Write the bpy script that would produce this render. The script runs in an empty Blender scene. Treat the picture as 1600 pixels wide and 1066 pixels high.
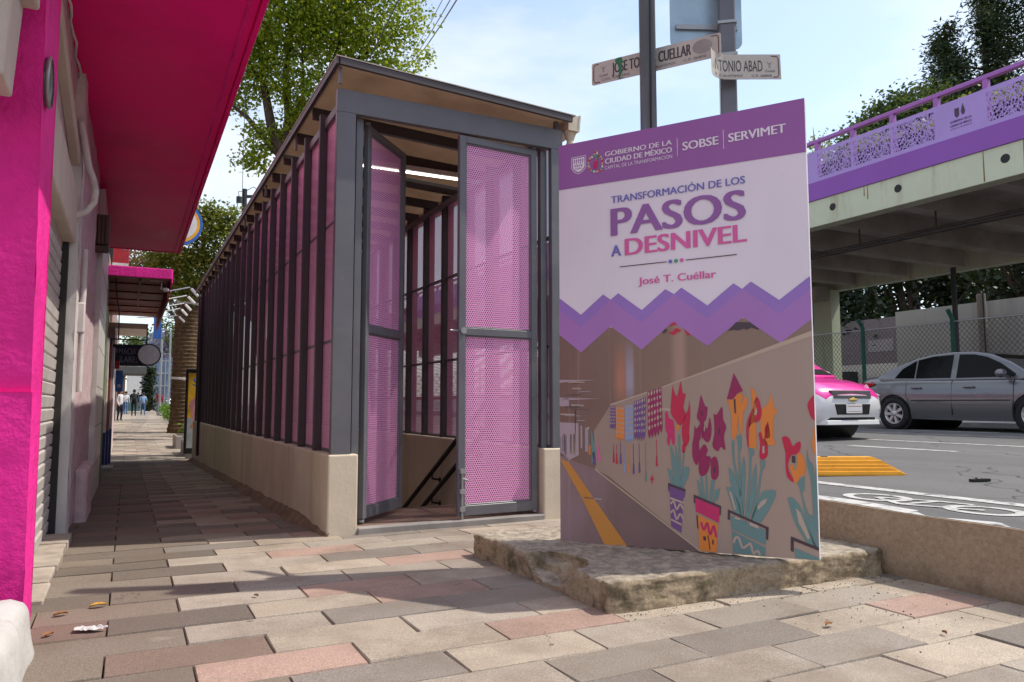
import bpy, bmesh, math, random
from mathutils import Vector, Matrix, noise
import numpy as np
R = math.radians
random.seed(7)
rng = np.random.default_rng(11)
scene = bpy.context.scene
COL = scene.collection

# ------------------------------------------------------------------ camera, sky, sun, exposure
H = 0.95
cam_d = bpy.data.cameras.new("camera"); cam = bpy.data.objects.new("camera", cam_d); COL.objects.link(cam)
cam.location = (0, 0, H); cam.rotation_euler = (R(90 + 4.8), 0, R(-26.87))
cam_d.sensor_width = 36; cam_d.lens = 26.55; cam_d.clip_start = 0.05; cam_d.clip_end = 3000
scene.camera = cam
SUN_AZ, SUN_EL = 104.0, 56.5
w = bpy.data.worlds.new("World"); scene.world = w; w.use_nodes = True
nt = w.node_tree; nt.nodes.clear()
wo = nt.nodes.new("ShaderNodeOutputWorld"); bg = nt.nodes.new("ShaderNodeBackground")
sky = nt.nodes.new("ShaderNodeTexSky"); sky.sky_type = 'NISHITA'; sky.sun_disc = False
sky.sun_elevation = R(SUN_EL); sky.sun_rotation = R(SUN_AZ); sky.air_density = 1.1; sky.dust_density = 1.2; sky.ozone_density = 1.2
tc = nt.nodes.new("ShaderNodeTexCoord"); mp = nt.nodes.new("ShaderNodeMapping"); mp.inputs['Scale'].default_value = (1, 1, 2.6)
n1 = nt.nodes.new("ShaderNodeTexNoise"); n1.inputs['Scale'].default_value = 2.3; n1.inputs['Detail'].default_value = 7; n1.inputs['Roughness'].default_value = 0.55
rp = nt.nodes.new("ShaderNodeValToRGB"); rp.color_ramp.elements[0].position = 0.38; rp.color_ramp.elements[1].position = 0.64
rp.color_ramp.elements[0].color = (0.20, 0.20, 0.20, 1); rp.color_ramp.elements[1].color = (0.9, 0.9, 0.9, 1)
mx = nt.nodes.new("ShaderNodeMix"); mx.data_type = 'RGBA'
mx.inputs['B'].default_value = (4.25, 4.45, 4.7, 1)
bg.inputs['Strength'].default_value = 0.130
nt.links.new(tc.outputs['Generated'], mp.inputs['Vector']); nt.links.new(mp.outputs[0], n1.inputs['Vector'])
nt.links.new(n1.outputs['Fac'], rp.inputs[0]); nt.links.new(rp.outputs[0], mx.inputs['Factor'])
nt.links.new(sky.outputs[0], mx.inputs['A']); nt.links.new(mx.outputs['Result'], bg.inputs[0]); nt.links.new(bg.outputs[0], wo.inputs[0])
sl = bpy.data.lights.new("sun", 'SUN'); sl.energy = 2.3; sl.angle = R(0.53); sl.color = (1.0, 0.93, 0.82)
so = bpy.data.objects.new("sun", sl); COL.objects.link(so)
sd = Vector((math.sin(R(SUN_AZ)) * math.cos(R(SUN_EL)), math.cos(R(SUN_AZ)) * math.cos(R(SUN_EL)), math.sin(R(SUN_EL))))
so.rotation_euler = sd.to_track_quat('Z', 'Y').to_euler(); so.location = (20, -5, 30)
scene.view_settings.view_transform = 'Standard'; scene.view_settings.look = 'None'
scene.view_settings.gamma = 1; scene.view_settings.exposure = 0.97
try: scene.view_settings.use_curve_mapping = False
except Exception: pass
scene.cycles.transparent_max_bounces = 24
scene.cycles.max_bounces = 8; scene.cycles.diffuse_bounces = 4

# ------------------------------------------------------------------ materials
class NB:
    """small helper for node graphs"""
    def __init__(s, name):
        s.m = bpy.data.materials.new(name); s.m.use_nodes = True
        s.t = s.m.node_tree; s.t.nodes.clear()
        s.out = s.t.nodes.new("ShaderNodeOutputMaterial")
    def n(s, typ, **kw):
        x = s.t.nodes.new("ShaderNode" + typ)
        for k, v in kw.items(): setattr(x, k, v)
        return x
    def l(s, a, b): s.t.links.new(a, b)
    def put(s, v, sock):
        if hasattr(v, 'is_output'): s.l(v, sock)
        else: sock.default_value = v
    def math(s, op, a, b=None, c=None):
        x = s.n("Math", operation=op); s.put(a, x.inputs[0])
        if b is not None: s.put(b, x.inputs[1])
        if c is not None: s.put(c, x.inputs[2])
        return x.outputs[0]
    def noise(s, scale, detail=4, rough=0.55, vec=None, dist=0.0):
        x = s.n("TexNoise"); x.inputs['Scale'].default_value = scale; x.inputs['Detail'].default_value = detail
        x.inputs['Roughness'].default_value = rough; x.inputs['Distortion'].default_value = dist
        if vec is not None: s.l(vec, x.inputs['Vector'])
        return x.outputs['Fac']
    def ramp(s, fac, stops):
        x = s.n("ValToRGB"); s.l(fac, x.inputs[0]); e = x.color_ramp.elements
        while len(e) < len(stops): e.new(0.5)
        for i, (p, c) in enumerate(stops):
            e[i].position = p; e[i].color = (c, c, c, 1) if not hasattr(c, '__len__') else (*c[:3], 1)
        return x.outputs[0]
    def mix(s, f, a, b, mode='MIX'):
        x = s.n("Mix", data_type='RGBA', blend_type=mode)
        s.put(f, x.inputs['Factor'])
        for v, k in ((a, 'A'), (b, 'B')):
            if hasattr(v, 'is_output'): s.l(v, x.inputs[k])
            else: x.inputs[k].default_value = (*v[:3], 1)
        return x.outputs['Result']
    def obj(s):
        return s.n("TexCoord").outputs['Object']
    def pos(s):
        return s.n("NewGeometry").outputs['Position']
    def scaled(s, vec, sc):
        x = s.n("Mapping"); x.inputs['Scale'].default_value = sc; s.l(vec, x.inputs['Vector']); return x.outputs[0]
    def bsdf(s, col, rough=0.6, metal=0.0, spec=0.4, coat=0.0):
        b = s.n("BsdfPrincipled")
        if hasattr(col, 'is_output'): s.l(col, b.inputs['Base Color'])
        else: b.inputs['Base Color'].default_value = (*col[:3], 1)
        s.put(rough, b.inputs['Roughness']); b.inputs['Metallic'].default_value = metal
        b.inputs['Specular IOR Level'].default_value = spec
        if coat: b.inputs['Coat Weight'].default_value = coat; b.inputs['Coat Roughness'].default_value = 0.05
        return b
    def bump(s, h, b, strength=0.3, dist=0.01):
        x = s.n("Bump"); x.inputs['Strength'].default_value = strength; x.inputs['Distance'].default_value = dist
        s.l(h, x.inputs['Height']); s.l(x.outputs[0], b.inputs['Normal'])
    def end(s, sh):
        s.l(sh.outputs[0] if hasattr(sh, 'outputs') else sh, s.out.inputs[0]); return s.m

def lin(r, g, b):
    f = lambda c: (c / 255 / 12.92) if c / 255 <= 0.04045 else ((c / 255 + 0.055) / 1.055) ** 2.4
    return (f(r), f(g), f(b))
def sc(c, k): return tuple(min(1, x * k) for x in c)

def mat(name, col, rough=0.6, metal=0.0, spec=0.4, var=0.18, vs=6.0, bump=0.0, bs=60.0, bd=0.004, dirt=None, ds=3.0, dlo=0.5, dhi=0.75, coat=0.0, streak=False):
    b = NB(name); p = b.pos()
    f = b.noise(vs, 5, 0.6, p)
    c = b.mix(b.ramp(f, [(0.3, 0), (0.7, 1)]), sc(col, 1 - var), sc(col, 1 + var))
    if dirt is not None:
        v2 = b.scaled(p, (1, 1, 0.12)) if streak else p
        d = b.noise(ds, 6, 0.65, v2)
        c = b.mix(b.ramp(d, [(dlo, 0), (dhi, 1)]), c, dirt)
    rr = b.math('ADD', b.math('MULTIPLY', b.math('SUBTRACT', f, 0.5), 0.25), rough)
    s = b.bsdf(c, rr, metal, spec, coat)
    if bump: b.bump(b.noise(bs, 4, 0.6, p), s, bump, bd)
    return b.end(s)

def perforated(name, col, pitch=0.02, rad=0.0062):
    b = NB(name); uv = b.n("TexCoord").outputs['UV']; sp = b.n("SeparateXYZ"); b.l(uv, sp.inputs[0])
    x = b.math('DIVIDE', sp.outputs[0], pitch); y = b.math('DIVIDE', sp.outputs[1], pitch * math.sqrt(3))
    def cell(ox, oy):
        a = b.math('SUBTRACT', b.math('FRACT', b.math('ADD', x, ox)), 0.5)
        c = b.math('MULTIPLY', b.math('SUBTRACT', b.math('FRACT', b.math('ADD', y, oy)), 0.5), math.sqrt(3))
        return b.math('ADD', b.math('MULTIPLY', a, a), b.math('MULTIPLY', c, c))
    d = b.math('SQRT', b.math('MINIMUM', cell(0, 0), cell(0.5, 0.5)))
    hole = b.math('LESS_THAN', d, rad / pitch)
    v = b.noise(1.3, 4, 0.6, b.pos())
    c = b.mix(v, sc(col, 0.9), sc(col, 1.1))
    s = b.bsdf(c, 0.42, 0, 0.4); tr = b.n("BsdfTransparent"); m = b.n("MixShader")
    b.l(hole, m.inputs[0]); b.l(s.outputs[0], m.inputs[1]); b.l(tr.outputs[0], m.inputs[2])
    return b.end(m)

def wire_mesh(name, col, pitch=0.1, wd=0.06):
    b = NB(name); uv = b.n("TexCoord").outputs['UV']; sp = b.n("SeparateXYZ"); b.l(uv, sp.inputs[0])
    x = b.math('DIVIDE', sp.outputs[0], pitch); y = b.math('DIVIDE', sp.outputs[1], pitch * 1.15)
    l1 = b.math('LESS_THAN', b.math('ABSOLUTE', b.math('SUBTRACT', b.math('FRACT', b.math('ADD', x, y)), 0.5)), wd)
    l2 = b.math('LESS_THAN', b.math('ABSOLUTE', b.math('SUBTRACT', b.math('FRACT', b.math('SUBTRACT', x, y)), 0.5)), wd)
    on = b.math('MAXIMUM', l1, l2)
    s = b.bsdf(col, 0.5, 0.4, 0.4); tr = b.n("BsdfTransparent"); m = b.n("MixShader")
    b.l(on, m.inputs[0]); b.l(tr.outputs[0], m.inputs[1]); b.l(s.outputs[0], m.inputs[2])
    return b.end(m)

def lace(name, col):
    """cut-out sheet: irregular round and leaf shaped openings"""
    b = NB(name); uv = b.n("TexCoord").outputs['UV']
    def vor(scale, sx, sy, feat='F1'):
        x = b.n("TexVoronoi", voronoi_dimensions='2D', feature=feat); x.inputs['Scale'].default_value = scale
        b.l(b.scaled(uv, (sx, sy, 1)), x.inputs['Vector']); return x
    v1 = vor(8.5, 1, 1); v2 = vor(15, 1, 1.15)
    spx = b.n("SeparateColor"); b.l(v1.outputs['Color'], spx.inputs[0])
    r1 = b.math('MULTIPLY_ADD', spx.outputs[0], 0.26, 0.16)
    h1 = b.math('LESS_THAN', v1.outputs['Distance'], r1)
    core = b.math('LESS_THAN', v1.outputs['Distance'], b.math('MULTIPLY', r1, 0.45))
    ring = b.math('GREATER_THAN', spx.outputs[1], 0.72)
    h1 = b.math('SUBTRACT', h1, b.math('MULTIPLY', core, ring))
    h2 = b.math('LESS_THAN', v2.outputs['Distance'], 0.25)
    hole = b.math('MAXIMUM', h1, b.math('MULTIPLY', h2, b.math('GREATER_THAN', v1.outputs['Distance'], b.math('ADD', r1, 0.12))))
    sp = b.n("SeparateXYZ"); b.l(uv, sp.inputs[0])
    # solid border
    bx = b.math('LESS_THAN', b.math('ABSOLUTE', b.math('SUBTRACT', b.math('FRACT', b.math('MULTIPLY', sp.outputs[0], 0.5)), 0.5)), 0.475)
    by = b.math('LESS_THAN', b.math('ABSOLUTE', b.math('SUBTRACT', sp.outputs[1], 0.55)), 0.42)
    hole = b.math('MULTIPLY', hole, b.math('MULTIPLY', bx, by))
    s = b.bsdf(col, 0.5, 0, 0.4); tr = b.n("BsdfTransparent"); m = b.n("MixShader")
    b.l(hole, m.inputs[0]); b.l(s.outputs[0], m.inputs[1]); b.l(tr.outputs[0], m.inputs[2])
    return b.end(m)

def leafmat(name, c0, c1, c2, trans=0.35):
    b = NB(name); g = b.n("NewGeometry")
    c = b.ramp(g.outputs['Random Per Island'], [(0.0, c0), (0.55, c1), (1.0, c2)])
    s = b.bsdf(c, 0.5, 0, 0.35); t = b.n("BsdfTranslucent"); b.l(b.mix(0.5, c, (0.30, 0.34, 0.03)), t.inputs[0])
    m = b.n("MixShader"); m.inputs[0].default_value = trans
    b.l(s.outputs[0], m.inputs[1]); b.l(t.outputs[0], m.inputs[2]); return b.end(m)

def flat(name, col, rough=0.45, spec=0.35):
    b = NB(name); return b.end(b.bsdf(col, rough, 0, spec))
def emit(name, col, k):
    b = NB(name); e = b.n("Emission"); e.inputs[0].default_value = (*col, 1); e.inputs[1].default_value = k; return b.end(e)

# ------------------------------------------------------------------ mesh builder
def root_loc(p):
    """location of a thing (or of a part: they sit in the frame of their thing)"""
    v = Vector((0, 0, 0))
    while p is not None: v += Vector(p.location); p = p.parent
    return v
class MB:
    def __init__(s): s.v = []; s.f = []; s.m = []; s.uv = {}; s.sm = []
    def add(s, vs, fs, mi=0, smooth=False, uvs=None):
        o = len(s.v); s.v += [tuple(x) for x in vs]
        for k, f in enumerate(fs):
            s.f.append(tuple(i + o for i in f)); s.m.append(mi); s.sm.append(smooth)
            if uvs: s.uv[len(s.f) - 1] = uvs[k]
        return s
    def box(s, a, b, mi=0):
        x0, y0, z0 = (min(a[i], b[i]) for i in range(3)); x1, y1, z1 = (max(a[i], b[i]) for i in range(3))
        return s.add([(x0,y0,z0),(x1,y0,z0),(x1,y1,z0),(x0,y1,z0),(x0,y0,z1),(x1,y0,z1),(x1,y1,z1),(x0,y1,z1)],
            [(0,3,2,1),(4,5,6,7),(0,1,5,4),(1,2,6,5),(2,3,7,6),(3,0,4,7)], mi)
    def hexa(s, p, mi=0):
        return s.add(p, [(0,3,2,1),(4,5,6,7),(0,1,5,4),(1,2,6,5),(2,3,7,6),(3,0,4,7)], mi)
    def quad(s, p, mi=0, w=1, h=1):
        return s.add(p, [(0,1,2,3)], mi, False, [[(0,0),(w,0),(w,h),(0,h)]])
    def bar(s, p, q, w, h, mi=0, up=(0,0,1)):
        p = Vector(p); q = Vector(q); d = (q - p).normalized(); u = Vector(up)
        if abs(d.dot(u)) > 0.98: u = Vector((0,1,0))
        a = d.cross(u).normalized() * w / 2; c = a.cross(d).normalized() * h / 2
        P = [p-a-c, p+a-c, q+a-c, q-a-c, p-a+c, p+a+c, q+a+c, q-a+c]
        return s.hexa(P, mi)
    def tube(s, path, r, n=10, mi=0, cap=True):
        path = [Vector(p) for p in path]; rs = r if hasattr(r, '__len__') else [r] * len(path)
        vs = []; fs = []; ref = None
        for i, p in enumerate(path):
            d = (path[min(i+1, len(path)-1)] - path[max(i-1, 0)]).normalized()
            if ref is None: ref = d.orthogonal().normalized()
            a = (ref - d * ref.dot(d)).normalized(); ref = a; c = d.cross(a)
            for k in range(n):
                t = 2 * math.pi * k / n; vs.append(p + (a * math.cos(t) + c * math.sin(t)) * rs[i])
        for i in range(len(path) - 1):
            for k in range(n): fs.append((i*n+k, i*n+(k+1)%n, (i+1)*n+(k+1)%n, (i+1)*n+k))
        s.add(vs, fs, mi, True)
        if cap:
            s.add(vs[:n], [tuple(reversed(range(n)))], mi); s.add(vs[-n:], [tuple(range(n))], mi)
        return s
    def disc(s, c, ax, r, t, n=40, mi=0, r2=None):
        ax = Vector(ax).normalized(); c = Vector(c)
        return s.tube([c, c + ax * t], [r, r2 or r], n, mi)
    def lathe(s, prof, c, ax, n=28, mi=0):
        ax = Vector(ax).normalized(); a = ax.orthogonal().normalized(); b2 = ax.cross(a); c = Vector(c); vs = []; fs = []
        for r, h in prof:
            for k in range(n):
                t = 2*math.pi*k/n; vs.append(c + ax*h + (a*math.cos(t) + b2*math.sin(t))*r)
        for i in range(len(prof)-1):
            for k in range(n): fs.append((i*n+k, i*n+(k+1)%n, (i+1)*n+(k+1)%n, (i+1)*n+k))
        return s.add(vs, fs, mi, True)
    def prism(s, poly, ax, a, b, mi=0):
        """polygon in the plane square to axis ax, from a to b"""
        def pt(u, v, h): return {'x': (h,u,v), 'y': (u,h,v), 'z': (u,v,h)}[ax]
        n = len(poly); vs = [pt(u,v,a) for u,v in poly] + [pt(u,v,b) for u,v in poly]
        return s.add(vs, [tuple(range(n)), tuple(reversed(range(n,2*n)))] + [(i,(i+1)%n,n+(i+1)%n,n+i) for i in range(n)], mi)
    def sphere(s, c, r, n=12, mi=0, scl=(1,1,1)):
        vs = []; fs = []; m = n//2
        for i in range(m+1):
            for k in range(n):
                th = math.pi*i/m; ph = 2*math.pi*k/n
                vs.append((c[0]+r*scl[0]*math.sin(th)*math.cos(ph), c[1]+r*scl[1]*math.sin(th)*math.sin(ph), c[2]+r*scl[2]*math.cos(th)))
        for i in range(m):
            for k in range(n): fs.append((i*n+k,(i+1)*n+k,(i+1)*n+(k+1)%n,i*n+(k+1)%n))
        return s.add(vs, fs, mi, True)
    def build(s, name, mats, parent=None, local=False, bevel=0, seg=1, sharp=None, fix=True, merge=False):
        if not isinstance(mats, (list, tuple)): mats = [mats]
        me = bpy.data.meshes.new(name)
        if parent is not None: off = Vector((0,0,0)) if local else root_loc(parent)
        elif local: off = Vector((0,0,0))
        else:
            A = np.array(s.v); lo = A.min(0); hi = A.max(0); off = Vector(((lo[0]+hi[0])/2, (lo[1]+hi[1])/2, lo[2]))
        me.from_pydata([Vector(v) - off for v in s.v], [], s.f)
        for m in mats: me.materials.append(m)
        me.polygons.foreach_set('material_index', s.m); me.polygons.foreach_set('use_smooth', s.sm)
        if s.uv:
            ul = me.uv_layers.new(name="UVMap")
            for i, p in enumerate(me.polygons):
                if i in s.uv:
                    for k, li in enumerate(p.loop_indices): ul.data[li].uv = s.uv[i][k]
        if bevel or fix or merge:
            bm = bmesh.new(); bm.from_mesh(me)
            if merge: bmesh.ops.remove_doubles(bm, verts=bm.verts, dist=1e-5)
            if fix and not s.uv: bmesh.ops.recalc_face_normals(bm, faces=bm.faces)
            if bevel:
                ed = [e for e in bm.edges if len(e.link_faces) == 2 and e.calc_face_angle(0) > R(25)]
                bmesh.ops.bevel(bm, geom=ed, offset=bevel, segments=seg, affect='EDGES', profile=0.5, clamp_overlap=True)
            bm.to_mesh(me); bm.free()
        if sharp is not None:
            for p in me.polygons: p.use_smooth = True
            me.set_sharp_from_angle(angle=R(sharp))
        me.update()
        o = bpy.data.objects.new(name, me); COL.objects.link(o)
        if parent is not None: o.parent = parent
        elif not local: o.location = off
        return o
def tag(o, label=None, cat=None, group=None, kind=None):
    if label: o['label'] = label
    if cat: o['category'] = cat
    if group: o['group'] = group
    if kind: o['kind'] = kind
    return o
def thing(name, loc, label, cat, group=None, rz=0):
    o = bpy.data.objects.new(name, None); COL.objects.link(o); o.location = loc; o.rotation_euler = (0, 0, rz)
    o.empty_display_size = 0.2
    return tag(o, label, cat, group)
def copy_tree(o, parent=None):
    c = o.copy(); COL.objects.link(c); c.parent = parent
    for ch in list(o.children): copy_tree(ch, c)
    return c
def text_geo(txt, bold=0.0, res=4):
    cu = bpy.data.curves.new("txt", 'FONT'); cu.body = txt; cu.size = 1; cu.resolution_u = res; cu.offset = bold; cu.fill_mode = 'FRONT'
    ob = bpy.data.objects.new("txt", cu); COL.objects.link(ob)
    dg = bpy.context.evaluated_depsgraph_get(); me = bpy.data.meshes.new_from_object(ob.evaluated_get(dg))
    vs = [tuple(v.co) for v in me.vertices]; fs = [tuple(p.vertices) for p in me.polygons]
    bpy.data.objects.remove(ob); bpy.data.curves.remove(cu); bpy.data.meshes.remove(me)
    return vs, fs
def put_text(mb, txt, x0, x1, z0, z1, place, mi=0, bold=0.0, cap=None):
    if bold:   # heavier strokes: the outline again, shifted sideways and laid a hair lower
        b_ = bold*(z1-z0)*1.6
        for s_ in (-1, -.5, 0, .5, 1): put_text(mb, txt, x0+b_+s_*b_, x1-b_+s_*b_, z0, z1, (lambda s_: lambda u, v: tuple(a + (0.00025*s_ if i == 1 else 0) for i, a in enumerate(place(u, v))))(s_), mi)
        return
    """text fitted so that its outline fills x0..x1 and its capitals z0..z1; place(u, v) gives the point"""
    vs, fs = text_geo(txt, bold); A = np.array(vs)
    lo = A[:, 0].min(); hi = A[:, 0].max()
    caph = (max(v[1] for v in text_geo("H", bold)[0]))
    pts = [place(x0 + (v[0]-lo)/(hi-lo)*(x1-x0), z0 + v[1]/caph*(z1-z0)) for v in vs]
    mb.add(pts, fs, mi)
def leaves(name, clumps, n, size, m, parent, seed=1, squash=0.8, droop=0.0, narrow=0.36):
    """many leaf-sized faces spread through irregular clumps (x, y, z, radius)"""
    g = np.random.default_rng(seed); cl = np.array(clumps, float); wt = cl[:, 3]**2.2; wt /= wt.sum()
    nsub = max(6, n // 26); ci = g.choice(len(cl), nsub, p=wt)
    d = g.normal(size=(nsub, 3)); d /= np.linalg.norm(d, axis=1)[:, None]
    rad = g.uniform(0.15, 1, nsub)**0.45
    sub = cl[ci, :3] + d * (cl[ci, 3] * rad)[:, None] * np.array([1, 1, squash])
    si = g.integers(0, nsub, n)
    spread = cl[ci[si], 3] * 0.17 + size * 0.9
    p = sub[si] + g.normal(size=(n, 3)) * spread[:, None] * np.array([1, 1, 0.75])
    if droop: p[:, 2] -= np.abs(g.normal(size=n)) * droop
    a = g.normal(size=(n, 3)); a[:, 2] = a[:, 2]*0.6 - 0.25; a /= np.linalg.norm(a, axis=1)[:, None]
    b = np.cross(a, g.normal(size=(n, 3))); b /= np.linalg.norm(b, axis=1)[:, None]
    L = size * g.uniform(0.65, 1.35, n)[:, None]; W = L * narrow
    nrm = np.cross(a, b)
    V = np.stack([p, p + a*L*0.45 + b*W + nrm*L*0.08, p + a*L, p + a*L*0.45 - b*W + nrm*L*0.08], 1).reshape(-1, 3)
    me = bpy.data.meshes.new(name); off = np.array(root_loc(parent)) if parent else np.zeros(3)
    V = V - off
    me.vertices.add(len(V)); me.vertices.foreach_set('co', V.astype(np.float32).ravel())
    me.loops.add(len(V)); me.loops.foreach_set('vertex_index', np.arange(len(V), dtype=np.int32))
    me.polygons.add(n); me.polygons.foreach_set('loop_start', np.arange(0, len(V), 4, dtype=np.int32))
    me.materials.append(m); me.update(); me.validate()
    o = bpy.data.objects.new(name, me); COL.objects.link(o)
    if parent: o.parent = parent
    return o
def wob(p, k, s):
    v = Vector(p) * s; return Vector(p) + Vector((noise.noise(v), noise.noise(v + Vector((9,0,0))), noise.noise(v + Vector((0,9,0))))) * k

# palette
STEEL = mat("grey_steel_paint", (0.125, 0.125, 0.14), 0.42, 0.0, 0.5, 0.12, 3.0, 0.06, 40, 0.003, dirt=(0.21,0.2,0.19), ds=2.2, dlo=0.58, dhi=0.85)
STEEL_SHADE = mat("shade_toned_steel", (0.062, 0.052, 0.056), 0.5, 0, 0.4, 0.12, 3)  # same steel, made darker and browner to carry the shade on the fins
PINKPERF = perforated("pink_perforated_sheet", (0.80, 0.34, 0.62), 0.02, 0.0058)
PINKPERF2 = perforated("pink_perforated_infill", (0.84, 0.40, 0.66), 0.02, 0.0047)
PLASTER = mat("cream_plaster", (0.62, 0.545, 0.425), 0.8, 0, 0.2, 0.08, 2.5, 0.35, 30, 0.006, dirt=(0.38,0.30,0.20), ds=2.0, dlo=0.5, dhi=0.85, streak=True)
MAG = mat("magenta_wall_paint", (0.80, 0.025, 0.30), 0.7, 0, 0.25, 0.16, 4, 0.8, 26, 0.014, dirt=(0.40,0.012,0.13), ds=2.2, dlo=0.48, dhi=0.72, streak=True)
MAGC = mat("magenta_canopy_paint", (0.90, 0.004, 0.22), 0.5, 0, 0.25, 0.06, 1.2, 0.1, 18, 0.004, dirt=(0.70,0.004,0.17), ds=0.8, dlo=0.5, dhi=0.8)
WHITEP = mat("worn_white_paint", (0.62, 0.60, 0.58), 0.7, 0, 0.3, 0.10, 4, 0.35, 35, 0.006, dirt=(0.34,0.31,0.29), ds=7, dlo=0.6, dhi=0.78)
BEIGE = mat("beige_wall_paint", (0.56, 0.49, 0.42), 0.75, 0, 0.3, 0.10, 3, 0.3, 25, 0.006)
PALEPINK = mat("pale_pink_stucco", (0.58, 0.45, 0.47), 0.85, 0, 0.2, 0.16, 8, 0.8, 45, 0.012, dirt=(0.28,0.22,0.22), ds=9, dlo=0.6, dhi=0.72)
SHUT = mat("shutter_metal", (0.52, 0.49, 0.46), 0.5, 0.1, 0.4, 0.12, 3, dirt=(0.25,0.23,0.22), ds=5, dlo=0.55, dhi=0.8)
TILEW = mat("white_tile", (0.62, 0.60, 0.57), 0.35, 0, 0.5, 0.1, 2.0, dirt=(0.34,0.30,0.27), ds=4, dlo=0.6, dhi=0.85)
BLACK = mat("black_paint", (0.012, 0.012, 0.013), 0.5, 0, 0.4)
DARK = mat("dark_recess_paint", (0.03, 0.028, 0.027), 0.8)
def asphalt():
    b = NB("asphalt"); p = b.pos(); f = b.noise(130, 3, 0.7, p); g = b.noise(0.45, 6, 0.65, b.scaled(p, (1, 0.25, 1))); h_ = b.noise(2.2, 6, 0.7, p)
    c = b.mix(b.ramp(f, [(0.3, 0), (0.72, 1)]), (0.085, 0.084, 0.085), (0.185, 0.182, 0.178))
    c = b.mix(b.ramp(g, [(0.42, 0), (0.62, 0.6)]), c, (0.075, 0.075, 0.078)); c = b.mix(b.ramp(h_, [(0.55, 0), (0.75, 0.5)]), c, (0.17, 0.165, 0.155))
    v = b.n("TexVoronoi", feature='DISTANCE_TO_EDGE'); v.inputs['Scale'].default_value = 0.45
    q = b.n("VectorMath", operation='ADD'); nz = b.n("TexNoise"); nz.inputs['Scale'].default_value = 1.6; b.l(p, nz.inputs['Vector']); b.l(p, q.inputs[0]); b.l(nz.outputs['Color'], q.inputs[1]); b.l(q.outputs[0], v.inputs['Vector'])
    c = b.mix(b.math('MULTIPLY', b.math('LESS_THAN', v.outputs['Distance'], 0.006), 0.75), c, (0.03, 0.03, 0.03))
    s = b.bsdf(c, 0.85, 0, 0.3); b.bump(f, s, 0.6, 0.006); return b.end(s)
ASPH = asphalt()
ROADW = mat("worn_road_paint", (0.46, 0.455, 0.44), 0.75, 0, 0.3, 0.12, 9, dirt=(0.16,0.158,0.155), ds=11, dlo=0.52, dhi=0.64)
CONC = mat("grey_concrete", (0.30, 0.28, 0.26), 0.85, 0, 0.2, 0.15, 1.5, 0.3, 18, 0.01, dirt=(0.16,0.15,0.14), ds=1.3, dlo=0.5, dhi=0.8)
BARK = mat("dark_bark", (0.075, 0.055, 0.04), 0.9, 0, 0.2, 0.3, 9, 0.8, 25, 0.03)
GALV = mat("galvanised_metal", (0.34, 0.35, 0.36), 0.45, 0.5, 0.5, 0.12, 6)
CREAM_PVC = mat("cream_gutter_paint", (0.60, 0.52, 0.40), 0.5, 0, 0.4, 0.08, 5)
GREENP = mat("pale_green_concrete_paint", (0.56, 0.61, 0.45), 0.75, 0, 0.25, 0.06, 1.0, 0.1, 12, 0.01, dirt=(0.30,0.25,0.15), ds=2.4, dlo=0.54, dhi=0.80, streak=True)
PURP = mat("purple_panel_paint", (0.26, 0.085, 0.42), 0.5, 0, 0.4, 0.06, 1.0)
LILAC = mat("lilac_sheet_paint", (0.42, 0.29, 0.66), 0.5, 0, 0.4, 0.06, 1.0)
LILACE = lace("lilac_cutout_sheet", (0.42, 0.29, 0.66))
RAILP = mat("violet_rail_paint", (0.36, 0.13, 0.45), 0.45, 0, 0.4, 0.06, 2)
GLASS_D = mat("dark_glass", (0.006, 0.007, 0.008), 0.05, 0, 0.10, 0.05)
TYRE = mat("tyre_rubber", (0.018, 0.018, 0.019), 0.8, 0, 0.3)

# ------------------------------------------------------------------ ground, pavement, road
def gz(y):
    pts = [(-100, 0), (5, 0), (19, -0.33), (28, -0.27), (45, 0.07), (60, 0.2), (140, 0.3), (2000, 0.3)]
    for (a, za), (b, zb) in zip(pts, pts[1:]):
        if y <= b: return za + (zb - za) * (max(y, a) - a) / (b - a)
    return 0.3
def zr(x): return 0.355 + 0.0115 * (min(x, 16.5) - 4)
def sheet(name, xs, ys, zf, m, skip=None):
    mb = MB()
    for i in range(len(xs)-1):
        for j in range(len(ys)-1):
            if skip and skip(i, j, xs, ys): continue
            c = [(xs[i], ys[j]), (xs[i+1], ys[j]), (xs[i+1], ys[j+1]), (xs[i], ys[j+1])]
            mb.add([(x, y, zf(x, y)) for x, y in c], [(0, 1, 2, 3)])
    return tag(mb.build(name, m, local=True, fix=False), kind='structure')
JOINT = mat("sandy_joint", (0.085, 0.065, 0.05), 0.95, 0, 0.1, 0.3, 30)
ys = [-80, 0, 3, 5, 6.55, 18.4, 19, 22, 25, 28, 35, 45, 60, 100, 140, 600, 1500]
sheet("ground", [-900, -80, -1.2, 1.5, 3.2, 3.86], ys, lambda x, y: gz(y) - 0.045, JOINT,
      lambda i, j, xs, ys: xs[i] == 1.5 and ys[j] == 6.55)
sheet("road", [3.86, 6, 8.5, 11, 16.5, 40, 120, 900], [-80, -10, 0, 5, 10, 15, 20, 30, 45, 60, 100, 140, 600, 1500], lambda x, y: zr(x), ASPH)

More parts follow.
